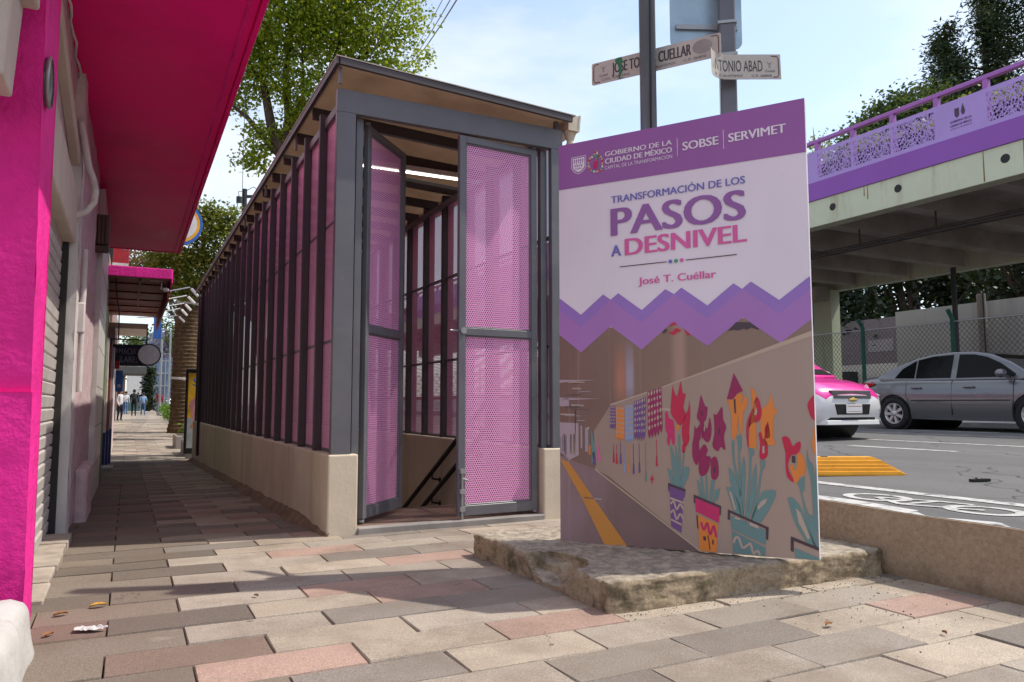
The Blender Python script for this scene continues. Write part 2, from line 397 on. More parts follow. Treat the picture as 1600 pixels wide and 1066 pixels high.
# pavers laid in running bond, each with its own colour and a slightly uneven bed
bP = NB("concrete_pavers"); at = bP.n("Attribute"); at.attribute_name = "Col"; pp = bP.pos()
fine = bP.noise(140, 3, 0.7, pp); blot = bP.noise(2.6, 6, 0.6, pp); spk = bP.noise(230, 2, 0.5, pp)
c0 = bP.mix(bP.ramp(fine, [(0.3, 0.0), (0.7, 1.0)]), (0.66, 0.65, 0.64), (1.24, 1.23, 1.21))
c1 = bP.mix(1.0, at.outputs['Color'], c0, 'MULTIPLY')
c1 = bP.mix(bP.math('MULTIPLY', bP.ramp(blot, [(0.46, 0), (0.72, 1)]), 0.55), c1, (0.15, 0.115, 0.085))
blot2 = bP.noise(1.4, 7, 0.7, bP.scaled(pp, (1, 1.6, 1)))
c1 = bP.mix(bP.math('MULTIPLY', bP.ramp(blot2, [(0.62, 0), (0.78, 1)]), 0.5), c1, (0.55, 0.51, 0.46))
c1 = bP.mix(bP.ramp(spk, [(0.58, 0), (0.68, 0.65)]), c1, (0.10, 0.085, 0.07))
spl = bP.noise(300, 2, 0.5, bP.scaled(pp, (1, 1, 0.4))); c1 = bP.mix(bP.ramp(spl, [(0.64, 0), (0.72, 0.5)]), c1, (0.62, 0.57, 0.50))
big = bP.noise(0.9, 8, 0.72, pp); c1 = bP.mix(bP.math('MULTIPLY', bP.ramp(big, [(0.50, 0), (0.62, 1)]), 0.38), c1, (0.20, 0.155, 0.12))
wv = bP.n("TexVoronoi", feature='DISTANCE_TO_EDGE'); wv.inputs['Scale'].default_value = 0.9
wn = bP.n("TexNoise"); wn.inputs['Scale'].default_value = 3.0; wn.inputs['Detail'].default_value = 5; bP.l(pp, wn.inputs['Vector']); wa = bP.n("VectorMath", operation='ADD'); bP.l(pp, wa.inputs[0]); bP.l(wn.outputs['Color'], wa.inputs[1]); bP.l(wa.outputs[0], wv.inputs['Vector'])
c1 = bP.mix(bP.math('MULTIPLY', bP.math('LESS_THAN', wv.outputs['Distance'], 0.0022), bP.math('GREATER_THAN', bP.noise(1.1, 2, 0.5, pp), 0.60)), c1, (0.08, 0.065, 0.05))
gum = bP.n("TexVoronoi"); gum.inputs['Scale'].default_value = 2.6; bP.l(bP.scaled(pp, (1, 1, 0)), gum.inputs['Vector'])
c1 = bP.mix(bP.math('MULTIPLY', bP.math('LESS_THAN', gum.outputs['Distance'], 0.045), 0.6), c1, (0.10, 0.085, 0.075))
sP = bP.bsdf(c1, 0.85, 0, 0.2); bP.bump(bP.math('ADD', fine, bP.math('MULTIPLY', bP.noise(25, 4, 0.6, pp), 0.8)), sP, 0.45, 0.004)
PAVER = bP.end(sP)
CREAM = (0.43, 0.37, 0.30); CREAM2 = (0.37, 0.325, 0.275); GREY = (0.225, 0.20, 0.178); GREY2 = (0.29, 0.255, 0.22); ROSE = (0.39, 0.27, 0.225)
def pavement():
    pv = []; pf = []; pc = []
    LX, LY, J = 0.585, 0.266, 0.0055
    SEEN = {(0,-1): GREY2, (0,0): ROSE, (0,1): CREAM, (0,2): ROSE, (1,-1): ROSE, (1,0): CREAM, (1,1): CREAM2, (1,2): CREAM, (-1,0): GREY, (-1,1): CREAM, (-1,2): CREAM2, (-1,3): GREY2, (2,0): CREAM2, (2,1): GREY, (2,2): GREY2, (-2,0): CREAM, (-2,1): CREAM2, (-2,2): GREY2, (-2,4): CREAM, (-3,3): GREY2, (-3,4): CREAM, (3,-1): GREY, (3,0): CREAM, (3,1): ROSE}
    y = 2.81 - 16 * LY; row = -16
    while y < 120:
        far = y > 42
        ly = LY if not far else LY * 4
        off = 0.2925 if row % 2 else 0.0
        if y < 5.6: xa, xb = -0.62, 3.86
        elif y < 18.7: xa, xb = -0.62, 1.36
        else: xa, xb = -1.3, 3.4
        if y < 5.62 < y + ly: xb = 3.4
        lx = LX if not far else LX * 3
        k = math.floor((xa - 0.248 - off) / lx); x = 0.248 + off + k * lx
        while x < xb:
            x0 = max(x, xa); x1 = min(x + lx, xb)
            if x1 - x0 > 0.06:
                r = random.random()
                near = y < 5.4
                if r < (0.60 if near else 0.42 if y < 19 else 0.6): c = CREAM if random.random() < 0.6 else CREAM2
                elif r < (0.87 if near else 0.86 if y < 19 else 0.93): c = GREY if random.random() < 0.55 else GREY2
                else: c = ROSE
                c = SEEN.get((row, k), c)
                kk = random.uniform(0.86, 1.1)
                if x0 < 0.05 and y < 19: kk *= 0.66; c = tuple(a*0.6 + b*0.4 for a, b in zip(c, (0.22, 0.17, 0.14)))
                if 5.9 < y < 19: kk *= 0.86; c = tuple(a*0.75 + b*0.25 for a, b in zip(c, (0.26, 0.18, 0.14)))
                z = gz(y) + random.uniform(-0.003, 0.003); sl1 = random.uniform(-0.003, 0.003); sl2 = random.uniform(-0.002, 0.002)
                z1 = gz(y + ly) + (z - gz(y)); b_ = 0.0035; n0 = len(pv)
                for (bx, dz) in ((0, -0.007), (b_, 0)):
                    for (xx, yy, zz) in ((x0+J/2+bx, y+J/2+bx, z-sl1-sl2), (x1-J/2-bx, y+J/2+bx, z+sl1-sl2), (x1-J/2-bx, y+ly-J/2-bx, z1+sl1+sl2), (x0+J/2+bx, y+ly-J/2-bx, z1-sl1+sl2)):
                        pv.append((xx + random.uniform(-.0015, .0015), yy + random.uniform(-.0015, .0015), zz + dz))
                for (xx, yy) in ((x0+J/2, y+J/2), (x1-J/2, y+J/2), (x1-J/2, y+ly-J/2), (x0+J/2, y+ly-J/2)): pv.append((xx, yy, gz(y) - 0.06))
                a, b2, d = n0, n0+4, n0+8
                pf.append((b2, b2+1, b2+2, b2+3))
                for q in range(4):
                    q2 = (q+1) % 4
                    pf.append((a+q, a+q2, b2+q2, b2+q)); pf.append((d+q, d+q2, a+q2, a+q))
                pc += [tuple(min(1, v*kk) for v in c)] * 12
            x += lx; k += 1
        y += ly; row += 1
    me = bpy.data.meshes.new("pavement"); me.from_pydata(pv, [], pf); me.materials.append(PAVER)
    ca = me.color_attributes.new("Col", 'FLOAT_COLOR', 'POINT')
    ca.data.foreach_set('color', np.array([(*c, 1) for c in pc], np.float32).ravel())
    o = bpy.data.objects.new("pavement", me); COL.objects.link(o); tag(o, kind='structure')
pavement()

# painted markings on the road
def mark(pts, name="road_marking"):
    mb = MB(); mb.add([(x, y, zr(x) + 0.004) for x, y in pts], [tuple(range(len(pts)))])
    return tag(mb.build(name, ROADW, local=True, fix=False), kind='structure')
mark([(4.60, -20), (4.72, -20), (4.72, 60), (4.60, 60)])
for k in range(-2, 14): mark([(8.45, 5.5 + 3.2*k), (8.58, 5.5 + 3.2*k), (8.58, 6.95 + 3.2*k), (8.45, 6.95 + 3.2*k)])
mark([(9.9, -20), (10.02, -20), (10.02, 60), (9.9, 60)])
for k in range(-2, 12): mark([(13.2, 7.8 + 3.6*k), (13.34, 7.8 + 3.6*k), (13.34, 9.5 + 3.6*k), (13.2, 9.5 + 3.6*k)])
def ring_mark(cx, cy, rx, ry, t, a0=0, a1=360):
    mb = MB(); N = 36; vs = []
    for i in range(N+1):
        a = R(a0 + (a1-a0)*i/N)
        for k in (1, 1 - t): vs.append((cx + rx*k*math.cos(a), cy + ry*k*math.sin(a), zr(cx) + 0.004 + 0.0115*rx*k*math.cos(a)))
    mb.add(vs, [(2*i, 2*i+1, 2*i+3, 2*i+2) for i in range(N)])
    return mb
bk = ring_mark(4.28, 3.30, 0.17, 0.22, 0.32)
for b2 in (ring_mark(4.28, 2.62, 0.17, 0.22, 0.32),): bk.add(b2.v, b2.f)
for p, q in (((4.28, 3.30), (4.12, 3.02)), ((4.12, 3.02), (4.28, 2.62)), ((4.12, 3.02), (4.42, 2.98)), ((4.42, 2.98), (4.28, 3.30)), ((4.42, 2.98), (4.44, 2.78))):
    d = Vector((q[0]-p[0], q[1]-p[1], 0)).normalized(); n = Vector((-d.y, d.x, 0)) * 0.022
    bk.add([(p[0]+n.x, p[1]+n.y, zr(p[0])+.0045), (p[0]-n.x, p[1]-n.y, zr(p[0])+.0045), (q[0]-n.x, q[1]-n.y, zr(q[0])+.0045), (q[0]+n.x, q[1]+n.y, zr(q[0])+.0045)], [(0,1,2,3)])
tag(bk.build("bicycle_marking", ROADW, local=True, fix=False), kind='structure')

# retaining wall between the sunken pavement and the road
def rwall():
    b = NB("brown_rendered_wall"); p = b.pos()
    f = b.noise(40, 5, 0.7, p); g = b.noise(1.6, 5, 0.6, b.scaled(p, (1, 1, 0.6))); s = b.noise(170, 2, 0.5, p)
    c = b.mix(b.ramp(f, [(0.3, 0), (0.7, 1)]), (0.27, 0.195, 0.13), (0.42, 0.32, 0.225))
    c = b.mix(b.ramp(g, [(0.5, 0), (0.72, 0.8)]), c, (0.21, 0.15, 0.10))
    c = b.mix(b.ramp(s, [(0.66, 0), (0.71, 0.5)]), c, (0.04, 0.035, 0.03))
    sp = b.n("SeparateXYZ"); b.l(p, sp.inputs[0])
    low = b.math('ADD', sp.outputs[2], b.math('MULTIPLY', b.noise(7, 5, 0.7, p), 0.22))
    c = b.mix(b.ramp(low, [(0.06, 0.75), (0.2, 0.0)]), c, (0.11, 0.075, 0.045))
    sh = b.bsdf(c, 0.9, 0, 0.15); b.bump(f, sh, 0.7, 0.008); return b.end(sh)
RWALL = rwall()
t = thing("retaining_wall", (3.9, 2.2, 0), "low brown rendered wall with white painted top along the road edge", "wall")
mb = MB(); N = 90
for i in range(N):
    y0, y1 = -8 + i*13.5/N, -8 + (i+1)*13.5/N
    f = lambda y: 3.835 + 0.010*noise.noise(Vector((y*1.3, 0, 3)))
    h = lambda y: 0.345 + 0.012*(y-2) + 0.006*noise.noise(Vector((y*2, 7, 0)))
    mb.hexa([(f(y0),y0,-0.3),(4.02,y0,-0.3),(4.02,y1,-0.3),(f(y1),y1,-0.3),(f(y0),y0,h(y0)),(4.02,y0,h(y0)),(4.02,y1,h(y1)),(f(y1),y1,h(y1))])
mb.build("wall", RWALL, t, merge=True)
mb = MB()
for i in range(N):
    y0, y1 = -8 + i*13.5/N, -8 + (i+1)*13.5/N
    e = lambda y: 3.853 + 0.014*noise.noise(Vector((y*3.1, 0, 8))); e2 = lambda y: 4.0 + 0.02*noise.noise(Vector((y*2.3, 5, 8)))
    mb.add([(e(y0),y0,h(y0)+.003),(e2(y0),y0,h(y0)+.003),(e2(y1),y1,h(y1)+.003),(e(y1),y1,h(y1)+.003)], [(0,1,2,3)])
mb.build("painted_top", ROADW, t, fix=False)

# worn concrete slab that carries the panel
def slab():
    b = NB("mossy_worn_concrete"); p = b.pos()
    f = b.noise(60, 6, 0.85, p); g = b.noise(4.5, 7, 0.7, p); h_ = b.noise(9, 5, 0.6, b.scaled(p, (1, 1, 2)))
    c = b.mix(b.ramp(f, [(0.32, 0), (0.68, 1)]), (0.21, 0.16, 0.105), (0.50, 0.40, 0.28))
    c = b.mix(b.ramp(g, [(0.48, 0), (0.64, 0.85)]), c, (0.085, 0.068, 0.045))
    c = b.mix(b.ramp(h_, [(0.56, 0), (0.70, 0.7)]), c, (0.115, 0.105, 0.055))
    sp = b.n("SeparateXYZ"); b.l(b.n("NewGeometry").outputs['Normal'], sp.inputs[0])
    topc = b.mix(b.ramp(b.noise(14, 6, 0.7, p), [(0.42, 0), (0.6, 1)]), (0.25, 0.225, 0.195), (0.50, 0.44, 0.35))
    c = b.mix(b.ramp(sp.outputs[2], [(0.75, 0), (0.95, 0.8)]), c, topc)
    s = b.bsdf(c, 0.92, 0, 0.1); b.bump(b.math('ADD', f, b.math('MULTIPLY', g, 0.6)), s, 0.7, 0.011); return b.end(s)
SLABM = slab(); BROKE = mat("broken_stone", (0.36, 0.23, 0.15), 0.95, 0, 0.1, 0.3, 14, 1.0, 40, 0.02)
bm = bmesh.new(); bmesh.ops.create_cube(bm, size=1)
lo = Vector((1.985, 2.925, -0.10)); hi = Vector((3.83, 4.47, 0.142)); rr = 0.026
for v in bm.verts: v.co = Vector(((v.co[i]+.5)*(hi[i]-lo[i])+lo[i] for i in range(3)))
bmesh.ops.subdivide_edges(bm, edges=bm.edges[:], cuts=90, use_grid_fill=True)
nc = Vector((1.985, 3.50, 0.15))
for v in bm.verts:
    q = Vector((min(max(v.co[i], lo[i]+rr), hi[i]-rr) for i in range(3))); d = v.co - q
    if d.length > 1e-6: v.co = q + d.normalized() * rr
    v.co += Vector((noise.noise(v.co*6), noise.noise(v.co*6+Vector((5,0,0))), 0.4*noise.noise(v.co*6+Vector((0,5,0))))) * 0.011
    v.co += Vector((noise.noise(v.co*24), noise.noise(v.co*24+Vector((5,0,0))), noise.noise(v.co*24+Vector((0,5,0))))) * 0.009
    v.co += Vector((noise.noise(v.co*60), noise.noise(v.co*60+Vector((5,0,0))), noise.noise(v.co*60+Vector((0,5,0))))) * 0.0028
    e = Vector(((v.co.x-nc.x)/0.17, (v.co.y-nc.y)/0.25, (v.co.z-nc.z)/0.13)).length
    if e < 1:
        k = (1-e)**0.5; v.co.x += 0.13*k; v.co.z -= 0.085*k; v.co += Vector((noise.noise(v.co*14), noise.noise(v.co*14+Vector((3,3,3))), noise.noise(v.co*13))) * 0.055*k
for f in bm.faces:
    c = f.calc_center_median(); e = Vector(((c.x-nc.x-.03)/0.16, (c.y-nc.y)/0.20, (c.z-nc.z+.02)/0.10)).length
    f.material_index = 1 if e + 0.25*noise.noise(c*20) < 0.72 else 0; f.smooth = True
me = bpy.data.meshes.new("concrete_slab"); off = Vector((2.9, 3.7, 0))
for v in bm.verts: v.co -= off
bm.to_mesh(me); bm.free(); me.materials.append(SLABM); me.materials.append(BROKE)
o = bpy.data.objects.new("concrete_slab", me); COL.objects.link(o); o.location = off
tag(o, "rough mossy concrete slab with a broken edge under the purple panel", "slab")
# crumbled mortar at the foot of the slab
def crumbs(name, n, area, label, m, smin=0.004, smax=0.012, group=None):
    mb = MB()
    for _ in range(n):
        x, y = area(); s = random.uniform(smin, smax); z = gz(y) + 0.004
        a = random.uniform(0, 6.3); pts = [(x + s*math.cos(a+k*1.57)*random.uniform(.6,1.2), y + s*math.sin(a+k*1.57)*random.uniform(.6,1.2), z - .002) for k in range(4)]
        mb.add(pts + [(x, y, z + s*random.uniform(.3,.8))], [(0,1,4),(1,2,4),(2,3,4),(3,0,4)])
    return tag(mb.build(name, m, fix=False), label, None, group, 'stuff')
DIRT = mat("dry_dirt", (0.085, 0.055, 0.035), 0.95, 0, 0.1, 0.35, 20)
def around_slab():
    if random.random() < 0.6: return random.uniform(2.0, 3.83), 2.9 - abs(random.gauss(0, 0.06))
    return random.uniform(2.6, 3.8), random.uniform(1.9, 2.9)
crumbs("grit", 240, around_slab, "loose dirt and grit scattered on the pavers by the slab", DIRT, 0.0015, 0.006)

# ------------------------------------------------------------------ stairway shelter with pink perforated walls
BX0, BX1, BY0, BY1 = 1.33, 3.36, 5.62, 18.7
booth = thing("stair_shelter", (2.35, 5.62, 0), "long grey steel stairway shelter clad in pink perforated sheets with open doors", "shelter")
PIT = -2.6
mb = MB()
mb.add([], [])
ysp = [5.62 + i*(18.7-5.62)/40 for i in range(41)]
mb.box((1.33, 5.62, PIT), (1.556, 5.86, 0.578)); mb.box((1.332, 5.86, PIT), (1.53, 18.7, 0.576))
mb.build("plinth_wall", PLASTER, booth, bevel=0.012, seg=2)
mb = MB(); mb.box((3.15, 5.62, PIT), (3.35, 18.7, 0.578)); mb.build("plinth_wall", PLASTER, booth, bevel=0.012, seg=2)
mb = MB(); mb.box((1.53, 18.5, PIT), (3.15, 18.7, 0.577)); mb.build("rear_wall", PLASTER, booth)
# mortar skirt along the foot of the plinth
mb = MB(); N = 150; sec = 6; vs = []
for i in range(N+1):
    y = 5.60 + i*13.1/N; wv = (0.10 + 0.05*noise.noise(Vector((y*1.7,0,0))) + 0.025*noise.noise(Vector((y*6,0,0)))) * min(1, 0.35 + i/18)
    hv = (0.085 + 0.03*noise.noise(Vector((y*2.1,4,0)))) * min(1, 0.3 + i/14)
    for k in range(sec):
        s_ = k/(sec-1); p = Vector((1.345 - wv*s_, y, gz(y) + hv*(1-s_)**0.7 - 0.012*s_)); vs.append(wob(p, 0.012, 14))
mb.add(vs, [(i*sec+k, i*sec+k+1, (i+1)*sec+k+1, (i+1)*sec+k) for i in range(N) for k in range(sec-1)], 0, True)
mb.build("mortar_skirt", mat("rough_mortar", (0.21,0.145,0.105), 0.95, 0, 0.1, 0.3, 9, 1.0, 40, 0.015), booth, fix=False)
# door frame: two posts and a lintel
mb = MB(); mb.box((1.350, 5.632, 0.578), (1.497, 5.69, 3.2)); mb.build("corner_post", STEEL, booth, bevel=0.003)
mb = MB(); mb.box((3.243, 5.632, 0.578), (3.357, 5.69, 3.2)); mb.build("corner_post", STEEL, booth, bevel=0.003)
mb = MB(); mb.box((1.350, 5.632, 3.2), (3.357, 5.69, 3.382)); mb.build("lintel", STEEL, booth, bevel=0.003)
for x in (1.520, 3.172):
    mb = MB(); mb.box((x, 5.70, 0.04), (x+0.056, 5.76, 3.199)); mb.build("jamb", STEEL, booth, bevel=0.003)
for x in (1.499, 3.232):  # black strips added in the gaps beside the jambs to stand for shade
    mb = MB(); mb.box((x, 5.74, 0.04), (x+0.02, 5.80, 3.19)); mb.build("jamb_gap_shade", BLACK, booth)
for xa_, xb_ in ((1.577, 1.603), (3.138, 3.171)):  # more black strips, added behind the leaves to darken the door gaps
    mb = MB(); mb.box((xa_, 5.80, 0.04), (xb_, 5.83, 3.199)); mb.build("jamb_gap_shade", BLACK, booth)
# threshold, landing and stairs
mb = MB(); mb.box((1.557, 5.60, -0.08), (3.149, 5.70, 0.034)); mb.build("threshold", CONC, booth, bevel=0.008)
LAND = mat("brown_floor_tile", (0.20, 0.125, 0.095), 0.55, 0, 0.4, 0.3, 5)
mb = MB(); mb.box((1.531, 5.70, -0.12), (3.149, 6.55, 0.03)); mb.build("landing", LAND, booth)
mb = MB()
for k in range(14): mb.box((1.532, 6.55 + 0.3*k, PIT), (3.148, 6.55 + 0.3*(k+1) - 0.001, 0.03 - 0.17*(k+1)))
mb.build("stairs", LAND, booth)
mb = MB(); mb.box((1.532, 10.76, PIT), (3.148, 18.49, PIT + 0.12)); mb.build("lower_floor", CONC, booth)
for dz in (0, -0.26):
    mb = MB(); mb.tube([(3.055, 6.55, 0.985+dz), (3.055, 10.2, -0.985+dz)], 0.026, 12)
    hr = mb.build("handrail", BLACK, booth)
    mb = MB()
    for y in (6.9, 8.0, 9.1):
        mb = MB(); z = 0.985 + dz - 0.54*(y-6.55)
        mb.tube([(3.055, y, z-0.02), (3.055, y, z-0.075), (3.148, y, z-0.095)], 0.011, 8); mb.disc((3.14, y, z-0.095), (1,0,0), 0.03, 0.01, 12)
        mb.build("rail_bracket", BLACK, hr)
# fins and infill sheets down both sides
FY = [6.27 + 0.615*k for k in range(21) if 6.27 + 0.615*k < 18.6]
for side, (xa, xb, xp) in enumerate(((1.356, 1.418, 1.422), (3.195, 3.335, 3.262))):
    yy = [5.70] + FY
    for k, y in enumerate(FY):
        mb = MB(); mb.box((xa, y-0.024, 0.578), (xb, y+0.024, 3.39)); mb.build("fin", STEEL_SHADE, booth, bevel=0.004)
    for k in range(len(yy)-1):
        y0 = yy[k] + (0.024 if side and k else 0.0); y1 = yy[k+1] - (0.024 if side else 0.0)
        mb = MB()
        for z0, z1 in ((0.60, 1.44), (1.465, 2.40), (2.425, 3.27)):
            mb.quad([(xp, y0, z0), (xp, y1, z0), (xp, y1, z1), (xp, y0, z1)], 0, y1-y0, z1-z0)
        mb.build("infill_sheet", PINKPERF2, booth, fix=False)
    ya, yb = 5.70, FY[-1]
    for nm, z0, z1, dx in (("top_rail", 3.27, 3.335, 0.03), ("mid_rail", 2.40, 2.425, 0.012), ("mid_rail", 1.44, 1.465, 0.012), ("bottom_rail", 0.578, 0.603, 0.02)):
        mb = MB()
        for k in range(len(yy)-1): mb.box((xp-dx*(1 if side or nm == 'top_rail' else .3), yy[k]+(0 if k == 0 else .0245), z0), (xp+dx*0.6, yy[k+1]-.0245, z1))
        mb.build(nm, STEEL, booth)
mb = MB(); mb.box((3.12, 5.83, 3.20), (3.165, 18.4, 3.25)); mb.build("inner_rail", STEEL, booth)
# roof: bronze translucent sheets on rafters
bR = NB("bronze_translucent_sheet"); pR = bR.pos(); fR = bR.noise(3, 6, 0.7, pR); gR = bR.noise(60, 3, 0.6, bR.scaled(pR, (0.12, 1, 1)))
cR = bR.mix(bR.ramp(fR, [(0.3, 0), (0.7, 1)]), (0.33, 0.245, 0.18), (0.47, 0.36, 0.275)); cR = bR.mix(bR.math('MULTIPLY', gR, 0.35), cR, (0.56, 0.46, 0.37))
dR = bR.bsdf(cR, 0.4, 0, 0.4); tR = bR.n("BsdfTranslucent"); bR.l(cR, tR.inputs[0]); mR = bR.n("MixShader"); mR.inputs[0].default_value = 0.45
bR.l(dR.outputs[0], mR.inputs[1]); bR.l(tR.outputs[0], mR.inputs[2]); ROOFM = bR.end(mR)
rz = lambda x: 3.563 - 0.048*(x-1.32)
XA, XB, YA, YB = 1.335, 3.385, 5.53, 18.85
mb = MB()
nsh = 11
for k in range(nsh):
    y0 = YA + (YB-YA)*k/nsh; y1 = YA + (YB-YA)*(k+1)/nsh - 0.01
    mb.hexa([(XA,y0,rz(XA)),(XB,y0,rz(XB)),(XB,y1,rz(XB)),(XA,y1,rz(XA)),(XA,y0,rz(XA)+.01),(XB,y0,rz(XB)+.01),(XB,y1,rz(XB)+.01),(XA,y1,rz(XA)+.01)])
roof = mb.build("roof", ROOFM, booth)
mb = MB(); e = 0.045
mb.hexa([(XA-.012,YA-.03,rz(XA)-e),(XB,YA-.03,rz(XB)-e),(XB,YA,rz(XB)-e),(XA-.012,YA,rz(XA)-e),(XA-.012,YA-.03,rz(XA)+.004),(XB,YA-.03,rz(XB)+.004),(XB,YA,rz(XB)+.004),(XA-.012,YA,rz(XA)+.004)])
mb.box((XA-.03, YA-.03, rz(XA)-e), (XA-.002, YB, rz(XA)+.005))
mb.build("roof_edge", STEEL_SHADE, roof)
mb = MB(); CAPM = mat("pale_roof_trim", (0.42, 0.37, 0.32), 0.5, 0.2, 0.4)
mb.hexa([(XA-.03,YA-.035,rz(XA)+.0105),(XB+.03,YA-.035,rz(XB)+.0105),(XB+.03,YA+.06,rz(XB)+.0105),(XA-.03,YA+.06,rz(XA)+.0105),(XA-.03,YA-.035,rz(XA)+.018),(XB+.03,YA-.035,rz(XB)+.018),(XB+.03,YA+.06,rz(XB)+.018),(XA-.03,YA+.06,rz(XA)+.018)])
mb.box((XA-.034, YA+.061, rz(XA)+.011), (XA+.03, YB, rz(XA)+.0185)); mb.build("roof_trim", CAPM, roof)
y = 6.55
while y < 18.6:
    mb = MB(); mb.hexa([(1.36,y,rz(1.36)-.10),(3.35,y,rz(3.35)-.10),(3.35,y+.05,rz(3.35)-.10),(1.36,y+.05,rz(1.36)-.10),(1.36,y,rz(1.36)-.003),(3.35,y,rz(3.35)-.003),(3.35,y+.05,rz(3.35)-.003),(1.36,y+.05,rz(1.36)-.003)])
    mb.build("rafter", STEEL_SHADE, booth); y += 0.70
for k in range(7):
    y = 5.47 + 1.79*k + (0.09 if k == 0 else 0)
    mb = MB(); mb.box((1.338, y-.012, 3.385), (1.36, y+.012, rz(1.34)-.046)); mb.build("roof_post", STEEL, booth)
mb = MB(); mb.box((3.30, 5.66, 3.383), (3.335, 5.70, rz(3.3)-.002)); mb.build("roof_post", STEEL, booth)
mb = MB(); mb.prism([(3.388, 3.515), (3.388, 3.375), (3.505, 3.375), (3.52, 3.525), (3.505, 3.525), (3.492, 3.389), (3.402, 3.389), (3.402, 3.515)], 'y', 5.58, 18.6)
gut = mb.build("gutter", CREAM_PVC, booth)
mb = MB(); mb.prism([(3.402,3.389),(3.492,3.389),(3.504,3.52),(3.402,3.505)], 'y', 5.585, 5.60); mb.build("gutter_end", CREAM_PVC, gut)
mb = MB(); mb.tube([(3.452,5.66,3.374),(3.452,5.66,3.315)], [0.055,0.036], 14); mb.tube([(3.452,5.66,3.32),(3.452,5.66,0.5)], 0.03, 14); mb.tube([(3.452,5.66,3.28),(3.452,5.66,3.25)], 0.037, 14)
mb.build("downpipe", CREAM_PVC, booth)
# lit strip lamp
mb = MB(); mb.box((1.9, 7.17, 3.325), (3.10, 7.25, 3.375)); fx = mb.build("lamp_fixture", WHITEP, booth)
mb = MB(); mb.tube([(1.93, 7.21, 3.312), (3.08, 7.21, 3.312)], 0.010, 12); mb.build("lamp_tube", emit("lamp_glow", (1.0, 0.95, 0.85), 3.0), fx)
# two door leaves
def door(hinge, free, z0, z1, name="door"):
    h = Vector((*hinge, 0)); d = (Vector((*free, 0)) - h); Wd = d.length; u = d.normalized(); n = Vector((-u.y, u.x, 0))
    def P(a, b_, z): q = h + u*a + n*b_; return (q.x, q.y, z)
    def bx(mb, a0, a1, za, zb, t=0.022):
        mb.hexa([P(a0,-t,za),P(a1,-t,za),P(a1,t,za),P(a0,t,za),P(a0,-t,zb),P(a1,-t,zb),P(a1,t,zb),P(a0,t,zb)])
    mb = MB(); s = 0.058
    bx(mb, 0, s, z0, z1); bx(mb, Wd-s, Wd, z0, z1); bx(mb, s, Wd-s, z1-s, z1); bx(mb, s, Wd-s, z0, z0+.08)
    bx(mb, s, Wd-s, 1.515, 1.575)
    # inner beads
    for za, zb in ((z0+.08, 1.515), (1.575, z1-s)):
        for t0, t1, y0, y1 in ((s, s+.012, za, zb), (Wd-s-.012, Wd-s, za, zb), (s+.012, Wd-s-.012, za, za+.012), (s+.012, Wd-s-.012, zb-.012, zb)): bx(mb, t0, t1, y0, y1, 0.012)
    dr = mb.build(name, STEEL, booth, bevel=0.003)
    mb = MB()
    for za, zb in ((z0+.08, 1.515), (1.575, z1-s)):
        mb.quad([P(s,0,za), P(Wd-s,0,za), P(Wd-s,0,zb), P(s,0,zb)], 0, Wd-2*s, zb-za)
    mb.build("door_sheet", PINKPERF, dr, fix=False)
    return dr, P, Wd, n
d1, P1, W1, n1_ = door((1.625, 5.79), (2.125, 6.34), 0.07, 3.19)
d2, P2, W2, n2_ = door((3.128, 5.715), (2.375, 5.665), 0.06, 3.185)
mb = MB()   # drop bolt at the free edge, on the street side
a = W2 - 0.030
sg = 1
mb.tube([P2(a, 0.036, 0.02), P2(a, 0.036, 0.42)], 0.009, 10); mb.tube([P2(a, 0.036, 0.36), P2(a-.05, 0.036, 0.34)], 0.008, 8)
for z in (0.10, 0.24, 0.40): mb.hexa([P2(a-.022,.022,z),P2(a+.022,.022,z),P2(a+.022,.05,z),P2(a-.022,.05,z),P2(a-.022,.022,z+.035),P2(a+.022,.022,z+.035),P2(a+.022,.05,z+.035),P2(a-.022,.05,z+.035)])
mb.build("drop_bolt", GALV, d2)
mb = MB(); mb.disc(P2(a-.01, 0.022, 1.55), n2_, 0.026, 0.012, 20); mb.tube([P2(W2, 0, 1.55), P2(W2+.07, 0, 1.55)], 0.008, 8); mb.build("latch", GALV, d2)
for P_, nm, dr in ((P1, "hinge", d1), (P2, "hinge", d2)):
    mb = MB()
    for z in (0.045, 3.19): mb.tube([P_(0.02, 0, z), P_(0.02, 0, z+.02)], 0.022, 12)
    mb.build(nm, GALV, dr)
# dark conduit near the far end
mb = MB(); mb.tube([(1.31, 16.9, 3.3), (1.31, 16.9, 0.1), (1.315, 16.9, -0.1)], 0.03, 10); mb.build("conduit", BLACK, booth)

# ------------------------------------------------------------------ printed panel on the slab
PL = Vector((2.336, 3.967, 0.135)); PR = Vector((3.160, 2.783, 0.161)); PW = (PR-PL).to_2d().length; PH = 2.42
rzp = math.atan2(PR.y-PL.y, PR.x-PL.x)
panel = thing("printed_panel", PL, "tall purple and white printed panel with painted flower pots standing on the slab", "panel")
_ux = (PR-PL).normalized(); _uz = (Vector((0,0,1)) - _ux*_ux.z).normalized(); panel.rotation_euler = (0, 0, rzp)
SLOPE = (PR.z-PL.z)/PW
SX, SZ = PW/1408, PH/2360
def pmat(name, col, rough=0.34):
    b = NB(name); p = b.pos(); f = b.noise(2.2, 3, 0.5, b.scaled(p, (1, 1, 0.5)))
    c = b.mix(b.ramp(f, [(0.3, 0), (0.7, 1)]), sc(col, 0.95), sc(col, 1.05))
    s = b.bsdf(c, rough, 0, 0.35)
    b.bump(b.noise(2.6, 3, 0.5, b.scaled(p, (1, 1, 0.45))), s, 0.45, 0.04)
    return b.end(s)
VW = pmat("vinyl_white", (0.80, 0.75, 0.83)); VH = pmat("vinyl_header_purple", (0.32, 0.125, 0.385))
